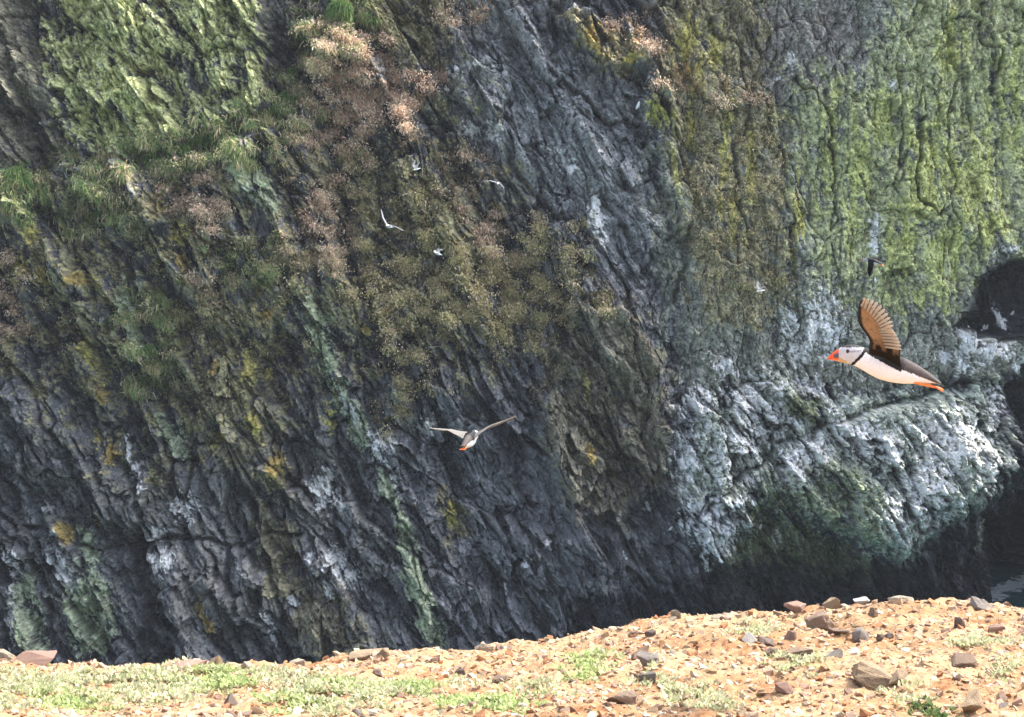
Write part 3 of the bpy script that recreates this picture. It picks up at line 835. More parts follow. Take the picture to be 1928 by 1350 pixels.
# hand-placed rocks: x, y of the foot, width, height, tint, yaw, label
BIG = [(1547, 1184, 66, 44, 'brown', .3, "large knobbly dark brown boulder near the skyline below the buttress", 'k'),
       (1621, 1208, 40, 36, 'grey', 1.1, "speckled dark grey rock just right of the knobbly boulder", 'k'),
       (1566, 1144, 42, 28, 'buff', .5, "tan wedge shaped rock with a dark left face on the skyline", 'w'),
       (1620, 1130, 36, 16, 'white', .2, "pale white flat rock on the skyline beside the tan wedge", 's'),
       (1694, 1127, 56, 24, 'cream', .1, "wide cream dome shaped rock at the highest point of the ledge", 'k'),
       (1497, 1150, 48, 22, 'pink', .9, "pinkish grey rounded rock on the skyline", 'k'),
       (1577, 1193, 46, 18, 'brown', .4, "flat tilted brown stone under the knobbly boulder", 's'),
       (1488, 1203, 30, 22, 'pink', 1.4, "small blunt pink brown stone left of the tilted brown stone", 'k'),
       (1443, 1213, 40, 20, 'dark', .1, "dark flat stone stacked above a squat dark stone", 's'),
       (1453, 1235, 34, 20, 'dark', .6, "squat dark stone beneath the dark flat stone", 'k'),
       (1504, 1234, 54, 18, 'brown', .05, "long low dark brown stone in the right half of the slope", 's'),
       (1570, 1235, 40, 18, 'grey', .5, "grey wedge stone right of the long low brown stone", 'w'),
       (1645, 1292, 112, 56, 'buff', .35, "largest tan slab with a shadowed front on the right of the slope", 'w'),
       (1690, 1286, 54, 36, 'buff', 1.0, "tan split block leaning against the largest slab", 's'),
       (1477, 1304, 40, 30, 'pink', .8, "pink cracked stone near the lower right of the slope", 'k'),
       (1657, 1206, 18, 14, 'dark', .2, "tiny round dark stone beside the speckled grey rock", 'k'),
       (1676, 1204, 20, 15, 'dark', .9, "small dark lump right of the tiny round stone", 'k'),
       (1643, 1162, 20, 20, 'brown', .3, "little upright brown stone below the white skyline rock", 'k'),
       (1848, 1147, 56, 34, 'grey', .7, "blocky grey rock alone on the skyline in front of the sea", 'w'),
       (1808, 1181, 24, 28, 'dark', .2, "upright dark stone below the blocky skyline rock", 'k'),
       (1817, 1342, 92, 50, 'buff', .1, "yellowish tan slab at the bottom right corner of the slope", 'w'),
       (1408, 1210, 32, 22, 'white', .4, "bright white stone left of the stacked dark stones", 'k'),
       (1813, 1250, 60, 22, 'brown', .3, "low brown rock near the right edge of the slope", 's'),
       (1872, 1190, 42, 16, 'pink', .2, "flat pink stone near the right edge under the skyline", 's'),
       (1218, 1252, 48, 26, 'grey', .3, "light topped rock lying in front of a brown pointed stone", 's'),
       (1206, 1238, 40, 30, 'brown', .9, "brown pointed stone behind a light topped rock", 'w'),
       (1210, 1290, 50, 32, 'grey', .5, "grey pointed rock in the middle of the slope", 'w'),
       (1170, 1324, 62, 34, 'brown', .4, "rounded brown boulder near the bottom middle of the slope", 'k'),
       (940, 1283, 46, 18, 'brown', .7, "flat brown stone between the green mats at the centre", 's'),
       (866, 1270, 26, 20, 'dark', .4, "small dark stone near the centre left of the slope", 'k'),
       (714, 1273, 30, 16, 'dark', .1, "small dark flat stone behind the middle green mats", 's'),
       (684, 1347, 46, 16, 'grey', .2, "grey flat stone cut by the bottom edge of the picture", 's'),
       (1225, 1197, 26, 16, 'dark', .5, "small dark stone just under the central skyline", 'k'),
       (914, 1226, 44, 26, 'cream', .3, "cream rock standing on the central skyline", 'k'),
       (690, 1236, 84, 26, 'buff', .2, "long tan slab lying along the skyline left of centre", 's'),
       (722, 1236, 30, 26, 'buff', 1.2, "tan leaning flake beside the long skyline slab", 'w'),
       (1272, 1163, 24, 18, 'cream', .3, "small cream stone on the skyline right of centre", 'k'),
       (352, 1258, 88, 28, 'pink', .1, "long pinkish slab on the left skyline", 's'),
       (404, 1258, 48, 28, 'buff', .6, "tan slab leaning on the long pinkish skyline slab", 'w'),
       (436, 1329, 36, 32, 'dark', .5, "purplish dark stone standing alone on bare soil at lower left", 'w'),
       (467, 1258, 34, 18, 'cream', .4, "pale round stone behind the bright green mat", 'k'),
       (565, 1246, 50, 26, 'cream', .3, "cream wedge rock on the left skyline", 'w'),
       (8, 1240, 44, 22, 'cream', .2, "cream rock at the left edge of the skyline", 'k'),
       (62, 1248, 100, 22, 'pink', .1, "wide reddish slab on the far left skyline", 's'),
       (1370, 1316, 26, 16, 'rust', .4, "rust red stone right of the rounded brown boulder", 'k'),
       (1350, 1165, 26, 14, 'cream', .2, "small rounded cream stone on the right skyline", 'k')]
for n, (x, y, w, h, tint, yaw, label, shp) in enumerate(BIG):
    p, dep = ground_hit(x, y)
    m = dep * K
    sq = {'k': (1, .9, 1), 's': (1, .8, 1), 'w': (1, .9, 1)}[shp]
    me = rock_mesh(500 + n * 7, 16 if shp == 'k' else 11, sq, 2, .25 if shp == 's' else 0)
    if shp == 'w':
        for v in me.vertices:                 # one end higher than the other
            v.co.z *= .55 + .75 * (v.co.x + .5) * (1 if n % 2 else 1) if n % 3 else 1.3 - .75 * (v.co.x + .5)
    me.materials.append(STONE[tint])
    o = obj("stone", me)
    o.location = p - np.array([0, 0, .26 * h * m])
    o.scale = (w * m, w * m * .85, h * m * 1.15)
    o.rotation_euler = (random.uniform(-.12, .12), random.uniform(-.12, .12), random.uniform(-.35, .35))
    tag(o, label, "stone", "large stones on the dry slope")

# medium stones, one object each
MEDS = [rock_mesh(900 + i, 10, (1, random.uniform(.6, .95), random.uniform(.3, .65)), 0, .1 * (i % 3)) for i in range(10)]
MEDM = {}
GKIND = [('buff', "buff angular stone lying loose on the dry slope", .34), ('cream', "pale cream chip of stone on the dry slope", .2), ('pink', "dull pink angular stone on the dry slope", .16),
         ('rust', "rust red angular stone on the dry slope", .12), ('brown', "brown angular stone on the dry slope", .12), ('grey', "grey angular stone on the dry slope", .06)]
pw = np.array([k[2] for k in GKIND]); pw /= pw.sum()
cnt = 0
while cnt < 235:
    x = rng.uniform(-20, 1948)
    yt = np.interp(x, SKX, SKY_)
    y = yt + (1350 - yt) * rng.random() ** 1.1
    if cnt < 60:
        y = yt + rng.uniform(-2, 16)
    elif x < 680 and rng.random() < .6:
        continue
    p, dep = ground_hit(x, y)
    k = int(rng.choice(len(GKIND), p=pw)); i = int(rng.integers(0, len(MEDS)))
    if (k, i) not in MEDM:
        me = MEDS[i].copy(); me.materials.append(STONE[GKIND[k][0]]); MEDM[(k, i)] = me
    o = obj("stone", MEDM[(k, i)])
    w = (8 + 16 * rng.random() ** 2.4) * dep * K
    o.location = p - np.array([0, 0, .26 * w])
    o.scale = (w * rng.uniform(.9, 1.4), w, w * rng.uniform(.7, 1.2))
    o.rotation_euler = (rng.uniform(-.3, .3), rng.uniform(-.3, .3), rng.uniform(0, 6.28))
    tag(o, GKIND[k][1], "stone", "loose %s stones scattered over the slope" % GKIND[k][0])
    cnt += 1

# gravel: thousands of chips joined into one
GB = []
for i in range(8):
    me = rock_mesh(1300 + i, 9, (1, random.uniform(.7, 1), random.uniform(.45, .8)))
    vv = np.array([v.co for v in me.vertices]); ff = np.array([list(pl.vertices) for pl in me.polygons])
    GB.append((vv, ff)); bpy.data.meshes.remove(me)
PAL = np.array([(.46, .335, .215), (.54, .43, .30), (.41, .265, .185), (.36, .18, .09), (.27, .185, .135), (.44, .30, .165), (.60, .54, .44)])
VV, FF, CC, off = [], [], [], 0
NG = 45000
gys = rng.uniform(4.5, 8.0, NG); gxs = rng.uniform(-.285, .292, NG) * gys * 1.034
ok = gys < edge_y(gxs) + .12
gxs, gys = gxs[ok], gys[ok]
gzs = ground_z(gxs, gys)
for x, y, z in zip(gxs, gys, gzs):
    vv, ff = GB[rng.integers(0, 8)]
    s_ = .0065 + .042 * rng.random() ** 3.9
    a = rng.uniform(0, 6.28); ca, sa = math.cos(a), math.sin(a); tx, ty = rng.uniform(-.6, .6, 2)
    q = vv * [s_ * rng.uniform(.85, 1.25), s_, s_ * rng.uniform(.6, 1.1)]
    q = np.stack([q[:, 0] * ca - q[:, 1] * sa, q[:, 0] * sa + q[:, 1] * ca, q[:, 2] + tx * q[:, 0] + ty * q[:, 1]], 1)
    VV.append(q + [x, y, z + CAMZ - .28 * s_]); FF.append(ff + off); off += len(vv)
    c = PAL[rng.choice(7, p=[.24, .18, .16, .13, .12, .13, .04])] * rng.uniform(.6, 1.05)
    CC.append(np.repeat(c[None], len(vv), 0))
gravel = obj("gravel", mesh_np("gravel", np.concatenate(VV), np.concatenate(FF), ground_mat, np.concatenate(CC)))
tag(gravel, "loose chips of tan and rust stone covering the slope", "gravel", None, "stuff")

# ---- low leafy mats
MATS = [(70, 1290, 110, 34, 1.0, 0), (130, 1325, 70, 22, .8, 1), (240, 1290, 90, 36, 1.0, 0), (420, 1283, 70, 24, 1.5, 1), (330, 1290, 70, 36, .9, 0), (520, 1265, 70, 18, .9, 0), (575, 1300, 80, 26, .9, 0),
        (655, 1298, 50, 18, 1.1, 1), (775, 1302, 60, 18, 1.4, 1), (720, 1320, 90, 20, .8, 0), (620, 1335, 90, 18, .9, 0), (560, 1335, 60, 16, .8, 1), (920, 1338, 80, 16, 1.4, 1), (850, 1285, 60, 14, .4, 0),
        (1100, 1258, 44, 22, .8, 1), (1130, 1240, 40, 18, .5, 0), (1260, 1300, 70, 24, .4, 0), (1420, 1178, 40, 14, .8, 0), (1500, 1252, 60, 16, .5, 0), (1855, 1216, 50, 18, .9, 0), (1890, 1262, 40, 16, .35, 0),
        (1760, 1340, 36, 14, .9, 2), (1340, 1325, 50, 18, .35, 0), (1010, 1300, 70, 20, .35, 0), (1720, 1310, 50, 16, .35, 0), (1330, 1345, 60, 14, .4, 0), (200, 1262, 60, 12, .6, 0), (20, 1330, 60, 20, .5, 0)]
MC = [[(.62, .64, .36), (.72, .70, .46), (.50, .56, .26), (.66, .58, .38)], [(.44, .54, .20), (.54, .62, .27), (.62, .66, .34)], [(.10, .16, .05), (.15, .22, .06), (.25, .30, .12)]]
LV, LC = [], []
for (x, y, rx, ry, dens, kd) in MATS:
    n = int(dens * rx * ry * .42)
    for _ in range(n):
        ang = rng.uniform(0, 6.28); rr = 1.35 * rng.random() ** .75
        px, py = x + math.cos(ang) * rx * rr, y + math.sin(ang) * ry * rr
        d = ray(px, min(py, 1362)); sl0 = 5.6
        # sprig root on the ledge
        zz = d / d[1]
        yy = 5.4
        for _k in range(6):
            gz_ = float(ground_z(zz[0] * yy, yy, False))
            yy = yy + (zz[2] * yy - gz_) * 2.2
            yy = min(max(yy, 4.4), float(edge_y(zz[0] * yy)) - .02)
        if noise(np.array([zz[0] * yy * 9]), np.array([yy * 12.0]), 61)[0] + .6 * noise(np.array([zz[0] * yy * 26]), np.array([yy * 34.0]), 67)[0] < .12 - .5 * (1 - rr):
            continue
        LV.append((zz[0] * yy, yy)); LC.append(kd)
LV = np.array(LV); LC = np.array(LC)
LZ = ground_z(LV[:, 0], LV[:, 1]) + CAMZ
per = 7
nL = len(LV) * per
B = np.repeat(np.stack([LV[:, 0], LV[:, 1], LZ], 1), per, 0) + rng.normal(0, .007, (nL, 3)) * [1, 1, .3]
az = rng.uniform(0, 6.28, nL); el = rng.uniform(.1, 1.2, nL)
D = np.stack([np.cos(az) * np.cos(el), np.sin(az) * np.cos(el), np.sin(el)], 1)
S = np.stack([-np.sin(az), np.cos(az), rng.uniform(-.4, .4, nL)], 1)
L = rng.uniform(.008, .022, (nL, 1)); W = L * rng.uniform(.18, .32, (nL, 1))
B[:, 2] += rng.uniform(0, .012, nL)
V = np.stack([B, B + D * L * .5 + S * W, B + D * L, B + D * L * .5 - S * W], 1).reshape(-1, 3)
Fq = np.arange(nL * 4, dtype=np.int32).reshape(-1, 4)
pals = np.array([m + m[:1] if len(m) == 3 else m for m in MC])
C = pals[np.repeat(LC, per), rng.integers(0, 4, nL)] * rng.uniform(.5, .95, (nL, 1))
leaf_mat = attr_mat("leaves", "tint", .7, .2, 20, .85, 1.15, 0, 0, translucent=.35)
mats = obj("ground_cover", mesh_np("ground_cover", V, Fq, leaf_mat, np.repeat(C, 4, 0)))
tag(mats, "low pale green leafy mats creeping over the stony slope", "ground cover", None, "stuff")

# ------------------------------------------------------------------ thin sea haze over the gully
hz = bpy.data.materials.new("haze_air"); hz.use_nodes = True
hn = hz.node_tree; hn.nodes.remove(hn.nodes["Principled BSDF"])
pv = hn.nodes.new("ShaderNodeVolumePrincipled")
pv.inputs["Color"].default_value = (.86, .93, 1, 1); pv.inputs["Density"].default_value = HAZE
hn.links.new(pv.outputs[0], hn.nodes["Material Output"].inputs["Volume"])
bm = bmesh.new(); bmesh.ops.create_cube(bm, size=1.0)
hme = bpy.data.meshes.new("haze"); bm.to_mesh(hme); bm.free(); hme.materials.append(hz)
zlo, zhi = -26.5, float(max(PTS[..., 2].max(), CAMZ)) + 2
haze = obj("haze", hme); haze.location = (0, 0, (zlo + zhi) / 2); haze.scale = (6100, 6100, zhi - zlo)
tag(haze, "thin pale haze hanging in the gully air", "haze", None, "stuff")

# ------------------------------------------------------------------ birds
feather_mat = attr_mat("feathers", "tint", .75, .2, 160, .9, 1.1, 0, 0)
wing_mat = attr_mat("wing_feathers", "tint", .7, .2, 160, .85, 1.12, 0, 0, translucent=.55)
beak_mat = attr_mat("beak_horn", "tint", .4, .4, 120, .92, 1.08, 0, 0)
eye_mat, _nt, _b = new_mat("eye", .15, .6); _b.inputs["Base Color"].default_value = (.01, .008, .007, 1)
Z = 1.42e-3 / 6.43                       # metres per drawing unit of the puffin's side view


def loft(xs, top, bot, wid, color, n_x=190, n_r=110, name="body", sq=1.0):
    """body from a side outline: rings along x, coloured by color(x, z, y_rel, ang)"""
    X = np.linspace(xs[0], xs[-1], n_x)

    def sm(v):
        q = np.interp(X, xs, v)
        k = np.array([1, 2, 3, 2, 1]) / 9.0
        qq = np.convolve(np.pad(q, 2, mode='edge'), k, 'valid')
        qq[0], qq[-1] = q[0], q[-1]
        return qq
    T, Bm, Wd = sm(top), sm(bot), sm(wid)
    a = np.linspace(0, 2 * math.pi, n_r, endpoint=False)
    ca, sa = np.cos(a), np.sin(a)
    zc, hz = (T + Bm) / 2, (T - Bm) / 2
    Yv = np.outer(Wd, np.sign(sa) * np.abs(sa) ** sq); Zv = zc[:, None] + np.outer(hz, ca); Xv = np.repeat(X[:, None], n_r, 1)
    C = color(Xv, Zv, Yv / np.maximum(Wd[:, None], 1e-6), a[None] + 0 * Xv)
    verts = np.stack([Xv, Yv, Zv], -1).reshape(-1, 3)
    i = np.arange(n_x * n_r, dtype=np.int32).reshape(n_x, n_r); j = np.roll(i, -1, 1)
    q = np.stack([i[:-1], j[:-1], j[1:], i[1:]], -1).reshape(-1, 4)
    v2 = np.concatenate([verts, [[X[0], 0, zc[0]], [X[-1], 0, zc[-1]]]]); m = len(verts)
    caps = [[j[0, k], i[0, k], m, m] for k in range(n_r)] + [[i[-1, k], j[-1, k], m + 1, m + 1] for k in range(n_r)]
    C = np.concatenate([C.reshape(-1, 3), C[0, :1], C[-1, :1]])
    me = bpy.data.meshes.new(name)
    me.from_pydata(v2.tolist(), [], q.tolist() + [c[:3] for c in caps])
    at = me.attributes.new("tint", 'FLOAT_COLOR', 'POINT')
    c4 = np.ones((len(v2), 4), F); c4[:, :3] = C; at.data.foreach_set("color", c4.ravel())
    me.polygons.foreach_set("use_smooth", np.ones(len(me.polygons), bool))
    me.materials.append(feather_mat); me.update()
    return me


def zc_(zoom_y):                          # side-view height -> metres
    return (870 - zoom_y) * Z


BX = [248, 300, 380, 460, 540, 620, 720, 820, 920, 1020, 1120, 1220, 1320, 1400, 1462]
BT = [742, 706, 688, 692, 722, 744, 764, 784, 804, 832, 880, 938, 1004, 1066, 1116]
BB = [902, 912, 928, 956, 998, 1046, 1094, 1122, 1139, 1146, 1144, 1136, 1130, 1132, 1138]
BW = [40, 72, 96, 108, 125, 150, 172, 176, 168, 150, 126, 100, 84, 72, 56]
WHITE = np.array([.78, .77, .75]); BLACK = np.array([.018, .017, .018]); CHEEK = np.array([.52, .51, .52]); BROWN = np.array([.085, .07, .064])


def puffin_color(Xv, Zv, Yr, a):
    zx = Xv / Z + 105; zz = 870 - Zv / Z
    zz = zz + 9 * noise(zx / 26.0, a * 9, 21) + 5 * noise(zx / 9.0, a * 25, 25)
    C = np.empty(Xv.shape + (3,)); C[:] = WHITE
    face = zx < 390 + (940 - zz) * .85
    C[face] = CHEEK
    # warm patch at the gape, black crown and nape, line behind the eye
    C[face & (zx < 345) & (zz > 848 + (zx - 262) * .45)] = (.50, .34, .15)
    crown = face & (zz < 712 + np.abs(zx - 420) * .10) & (zx > 285)
    C[crown] = (.05, .045, .045)
    line = face & (np.abs(zz - (768 - (zx - 370) * .12)) < 9) & (zx > 370) & (zx < 520)
    C[line] = (.30, .29, .30)
    collar = (zx >= 378 + (940 - zz) * .85) & (zx < 425 + (940 - zz) * .85)
    C[collar] = BLACK
    back = (zx > 425 + (940 - zz) * .85 - 60) & (zz < np.interp(zx, [540, 600, 800, 900, 980, 1000, 1100, 1250, 1400, 1470], [748, 790, 895, 945, 985, 965, 1000, 1062, 1112, 1150]))
    C[back] = BLACK
    kk = sst(zx + 40 * noise(zx / 30., a * 6, 27), 960, 1090)[..., None]
    streaks = (1 + .5 * noise(zx / 60., a * 30, 29))[..., None]
    C = np.where((back & (zx > 900))[..., None], BLACK * (1 - kk) + BROWN * streaks * kk, C)
    return C


def blade(base, tip, w, normal, ctop, cbot, nseg=7, blunt=.75):
    """one flight feather: a thin two-sided vane with a rounded end"""
    base, tip, nrm = np.array(base), np.array(tip), np.array(normal)
    ax = tip - base; L = np.linalg.norm(ax); ax = ax / L
    sd = np.cross(ax, nrm); sd /= np.linalg.norm(sd)
    V, C, Fs = [], [], []
    ts = np.linspace(0, 1, nseg)
    prof = np.where(ts < blunt, .55 + .45 * ts / blunt, np.sqrt(np.clip(1 - ((ts - blunt) / (1 - blunt)) ** 2, 0, 1)))
    prof[-1] = .12
    for lay, (o_, c) in enumerate(((.0006, ctop), (-.0006, cbot))):
        for t_, pr in zip(ts, prof):
            for s_ in (-1, 1):
                V.append(base + ax * L * t_ + sd * w * .5 * pr * s_ + nrm * o_ + nrm * (.004 * (1 - t_) * t_)); C.append(np.array(c) * (.75 + .35 * t_))
    n2 = nseg * 2
    for k in range(nseg - 1):
        q = [2 * k, 2 * k + 1, 2 * k + 3, 2 * k + 2]
        Fs.append(q); Fs.append([n2 + q[3], n2 + q[2], n2 + q[1], n2 + q[0]])
        Fs.append([2 * k, 2 * k + 2, n2 + 2 * k + 2, n2 + 2 * k]); Fs.append([2 * k + 3, 2 * k + 1, n2 + 2 * k + 1, n2 + 2 * k + 3])
    return np.array(V), np.array(Fs), np.array(C)


# wing outline as (height above root, leading edge x, trailing edge x) in drawing units
WS = [(0, 600, 985), (60, 606, 972), (100, 614, 968), (140, 622, 966), (200, 592, 942), (260, 548, 892), (320, 500, 852), (380, 480, 802), (440, 474, 745), (500, 478, 692), (550, 484, 640), (600, 498, 585), (632, 510, 552)]
TIPS = [(535, 140), (575, 146), (628, 156), (682, 176), (728, 210), (770, 252), (806, 298), (838, 345), (862, 388), (874, 432)]


def puffin_wing(parent, side, dihedral, under, tips_c, top=(.02, .019, .02), sweep=0.0, z_root=785, wname="wing"):
    sp = 1.55
    cphi, sphi = math.cos(dihedral), math.sin(dihedral)
    nrm = np.array([0, -side * sphi, cphi])           # upper side

    def place(c, h, cam_=0.0):
        s_ = h * sp * Z
        drop = max(0., 1 - h / 260) * max(0., (c - 640) / 345) * 150 * Z
        y = side * (.030 + s_ * cphi); z = zc_(z_root) + s_ * sphi - drop
        p = np.array([(c - 105) * Z + sweep * s_, y, z])
        return p + nrm * cam_
    hs = np.linspace(0, 632, 34)
    le = np.interp(hs, [w[0] for w in WS], [w[1] for w in WS]); te = np.interp(hs, [w[0] for w in WS], [w[2] for w in WS])
    nc = 15
    V, C = [], []
    rr = np.random.default_rng(5)
    for lay in (1, -1):
        for h, a_, b_ in zip(hs, le, te):
            for t_ in np.linspace(0, 1, nc):
                th = .0075 * (1 - h / 800) * math.sin(math.pi * min(t_ * 1.0, 1) ** .55) if 0 < t_ < 1 else .0
                V.append(place(a_ + (b_ - a_) * t_, h, .010 * math.sin(math.pi * t_) * (1 - h / 900) + lay * th * .5 + lay * .0004))
                if lay == 1:
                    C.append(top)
                else:
                    f = rr.uniform(.85, 1.1)
                    base = np.array(under) * f
                    hr = h + 34 * math.sin(t_ * 17) + 16 * math.sin(t_ * 41 + 1)
                    if hr < 100:
                        base = np.array((.030, .024, .022)) * f
                    elif h < 190:
                        base = base * (.45 + .55 * (h - 95) / 95 * (.5 + t_ * .5))
                    if t_ < .09:
                        base = np.array((.05, .04, .035))
                    if t_ > .8 and h > 160:
                        base = np.array(tips_c) * .75
                    if .5 < (h / 120 + t_ * .6) % 1 < .6:
                        base = base * .7
                    C.append(base)
    n = len(hs) * nc
    i = np.arange(n, dtype=np.int32).reshape(len(hs), nc)
    q = np.stack([i[:-1, :-1], i[:-1, 1:], i[1:, 1:], i[1:, :-1]], -1).reshape(-1, 4)
    wing = obj(wname, mesh_np(wname, np.array(V), np.concatenate([q, q[:, ::-1] + n]), wing_mat, np.array(C), smooth=True), parent)
    # ten primaries fanned along the hand
    nb = len(TIPS)
    for k, (tx, ty) in enumerate(TIPS):
        h_t = 785 - ty
        f = k / (nb - 1)
        hb = 560 - 240 * f; cb = 500 + 230 * f + 30 * math.sin(f * 3)
        b3, t3 = place(cb, hb, -.0012 - .0006 * k), place(tx, h_t, .002 - .0004 * k)
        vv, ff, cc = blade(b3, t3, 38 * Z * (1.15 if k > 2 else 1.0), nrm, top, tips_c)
        obj("feather", mesh_np("feather", vv, ff, wing_mat, cc, smooth=False), wing)
    # secondaries along the arm
    for k in range(7):
        f = k / 6
        hb = 300 - 170 * f; cb = 820 + 90 * f
        b3, t3 = place(cb - 120, hb, -.001), place(np.interp(hb, [w[0] for w in WS], [w[2] for w in WS]) + 14, hb - 10 + 20 * f, 0)
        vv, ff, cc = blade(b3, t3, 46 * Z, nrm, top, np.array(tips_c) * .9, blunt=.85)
        obj("feather", mesh_np("feather", vv, ff, wing_mat, cc), wing)
    return wing


def puffin_beak(parent):
    """deep, thin triangular bill with slate base, pale ridge and red tip"""
    xs = np.linspace(0, 1, 26); ang = np.linspace(0, 2 * math.pi, 20, endpoint=False)
    V, C = [], []
    for t_ in xs:
        zx = 265 - 160 * t_
        top = 742 + (870 - 742) * t_ ** 1.55; bot = 905 - (905 - 874) * t_ ** .8
        if t_ > .98: top, bot = 868, 874
        zc, hz = (top + bot) / 2, (bot - top) / 2
        for a in ang:
            y = math.sin(a) * 30 * (1 - t_) ** .8 + .8 * np.sign(math.sin(a))
            z = zc - math.cos(a) * hz
            V.append(((zx - 105) * Z, y * Z, zc_(z)))
            rel = (z - top) / max(bot - top, 1e-6)
            c = (.78, .11, .035)
            if t_ < .10: c = (.80, .50, .25)
            elif t_ < .52 and .22 < rel < .80 - t_ * .3: c = (.10, .075, .085)
            elif .60 < t_ < .66 or .74 < t_ < .78: c = (.62, .05, .02)
            if rel > .84: c = (.85, .22, .12) if t_ > .15 else (.82, .48, .28)
            if abs(rel - (.70 + .1 * t_)) < .03 and t_ > .1: c = (.20, .03, .02)
            C.append(c)
    n = 20
    i = np.arange(26 * n, dtype=np.int32).reshape(26, n); j = np.roll(i, -1, 1)
    q = np.stack([i[:-1], i[1:], j[1:], j[:-1]], -1).reshape(-1, 4)
    return obj("beak", mesh_np("beak", np.array(V), q, beak_mat, np.array(C), smooth=True), parent)


def tube(p0, p1, r0, r1, n=8):
    p0, p1 = np.array(p0, float), np.array(p1, float); ax = p1 - p0; ax /= np.linalg.norm(ax)
    s = np.cross(ax, [0, 0, 1.0]); s /= np.linalg.norm(s); t_ = np.cross(ax, s)
    a = np.linspace(0, 2 * math.pi, n, endpoint=False)
    V = np.concatenate([p0 + r0 * (np.outer(np.cos(a), s) + np.outer(np.sin(a), t_)), p1 + r1 * (np.outer(np.cos(a), s) + np.outer(np.sin(a), t_))])
    i = np.arange(n, dtype=np.int32); j = np.roll(i, -1)
    return V, np.stack([i, j, j + n, i + n], 1)


def puffin(label, group, d_near, d_far, under, tips_c, sweep=(0, 0), top=(.02, .019, .02)):
    root = obj("puffin", None)
    tag(root, label, "puffin", group)
    obj("body", loft([(x - 105) * Z for x in BX], [zc_(z) for z in BT], [zc_(z) for z in BB], [w * Z * .72 for w in BW], puffin_color), root)
    puffin_beak(root)
    # eye: dark triangle-framed bead on each side
    for sd in (-1, 1):
        bm = bmesh.new(); bmesh.ops.create_uvsphere(bm, u_segments=12, v_segments=8, radius=17 * Z)
        me = bpy.data.meshes.new("eye"); bm.to_mesh(me); bm.free(); me.materials.append(eye_mat)
        e = obj("eye", me, root); e.location = ((352 - 105) * Z, sd * 62 * Z, zc_(762)); e.scale = (1.1, .6, 1.5)
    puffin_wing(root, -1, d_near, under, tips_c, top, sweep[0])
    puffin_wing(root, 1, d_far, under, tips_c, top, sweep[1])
    # folded tail fan
    V, Fs, C, o_ = [], [], [], 0
    tail = obj("tail", mesh_np("tail", *blade(((1290 - 105) * Z, 0, zc_(1085)), ((1468 - 105) * Z, 0, zc_(1132)), 130 * Z, (0.25, 0, 1), BROWN, (.45, .36, .28))[:2], wing_mat), root)
    bpy.data.objects.remove(tail)
    tp = [blade(((1270 - 105) * Z, y_ * .4 * Z, zc_(1078)), ((1462 - 105) * Z - abs(y_) * .3 * Z, y_ * Z, zc_(1128)), 46 * Z, (.25, 0, 1), BROWN, (.50, .38, .28)) for y_ in (-60, -30, 0, 30, 60)]
    for vv, ff, cc in tp:
        V.append(vv); Fs.append(ff + o_); C.append(cc); o_ += len(vv)
    obj("tail", mesh_np("tail", np.concatenate(V), np.concatenate(Fs), wing_mat, np.concatenate(C)), root)
    # trailing orange legs with webbed feet
    for sd in (-1, 1):
        V, f_ = tube(((1150 - 105) * Z, sd * 40 * Z, zc_(1122)), ((1395 - 105) * Z, sd * 34 * Z, zc_(1176)), 17 * Z, 11 * Z)
        leg = obj("leg", mesh_np("leg", V, f_, beak_mat, np.tile((.75, .22, .04), (len(V), 1)), smooth=True), root)
        fv, ffs, fc, o2 = [], [], [], 0
        for w_ in (-1, 0, 1):
            vv, ff, cc = blade(((1370 - 105) * Z, sd * 34 * Z, zc_(1172)), ((1500 - 105 - abs(w_) * 15) * Z, (sd * 34 + w_ * 34) * Z, zc_(1212 - w_ * 8)), 34 * Z, (.3, 0, 1), (.70, .16, .03), (.72, .13, .03), blunt=.5)
            fv.append(vv); ffs.append(ff + o2); fc.append(cc); o2 += len(vv)
        obj("foot", mesh_np("foot", np.concatenate(fv), np.concatenate(ffs), beak_mat, np.concatenate(fc)), leg)
    # pale thigh tuft
    bm = bmesh.new(); bmesh.ops.create_uvsphere(bm, u_segments=14, v_segments=8, radius=1)
    me = bpy.data.meshes.new("flank_tuft"); bm.to_mesh(me); bm.free(); me.materials.append(tuft_mat)
    tf = obj("flank_tuft", me, root); tf.location = ((1110 - 105) * Z, -72 * Z, zc_(1010)); tf.scale = (92 * Z, 20 * Z, 34 * Z); tf.rotation_euler = (0, math.radians(40), 0)
    return root


tuft_mat = tint_mat("white_down", (.78, .77, .75), .8, .2, 200, .9, 1.1, .2, .001)
UNDER = (.62, .42, .26); TIPC = (.92, .88, .78)  # tips paler than real primaries, standing in for sun shining through
p1 = puffin("large puffin with red beak flying left with wings raised before the white buttress", "puffins in flight over the gully",
            math.radians(49), math.radians(31), UNDER, TIPC, (0, -.03))
p1.rotation_euler = (0, 0, math.radians(-10.5))
d = ray(1556.5, 675.5)
p1.location = CAM + d * (5.1)

# second puffin coming head-on with wings out
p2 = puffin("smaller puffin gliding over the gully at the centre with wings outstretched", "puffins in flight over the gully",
            math.radians(4), math.radians(27), (.50, .42, .33), (.62, .54, .44), top=(.40, .37, .33))  # black upper wings painted pale to stand in for sun glare
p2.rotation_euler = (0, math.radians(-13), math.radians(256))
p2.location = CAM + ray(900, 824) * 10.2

# far small puffin, seen dark against the right wall
p3 = puffin("tiny black puffin flying left above the large puffin", "puffins in flight over the gully", math.radians(-62), math.radians(-25), (.03, .028, .026), (.04, .036, .034), (.25, .25))
p3.rotation_euler = (math.radians(20), math.radians(-4), math.radians(-38))
p3.location = CAM + ray(1621, 490) * 25


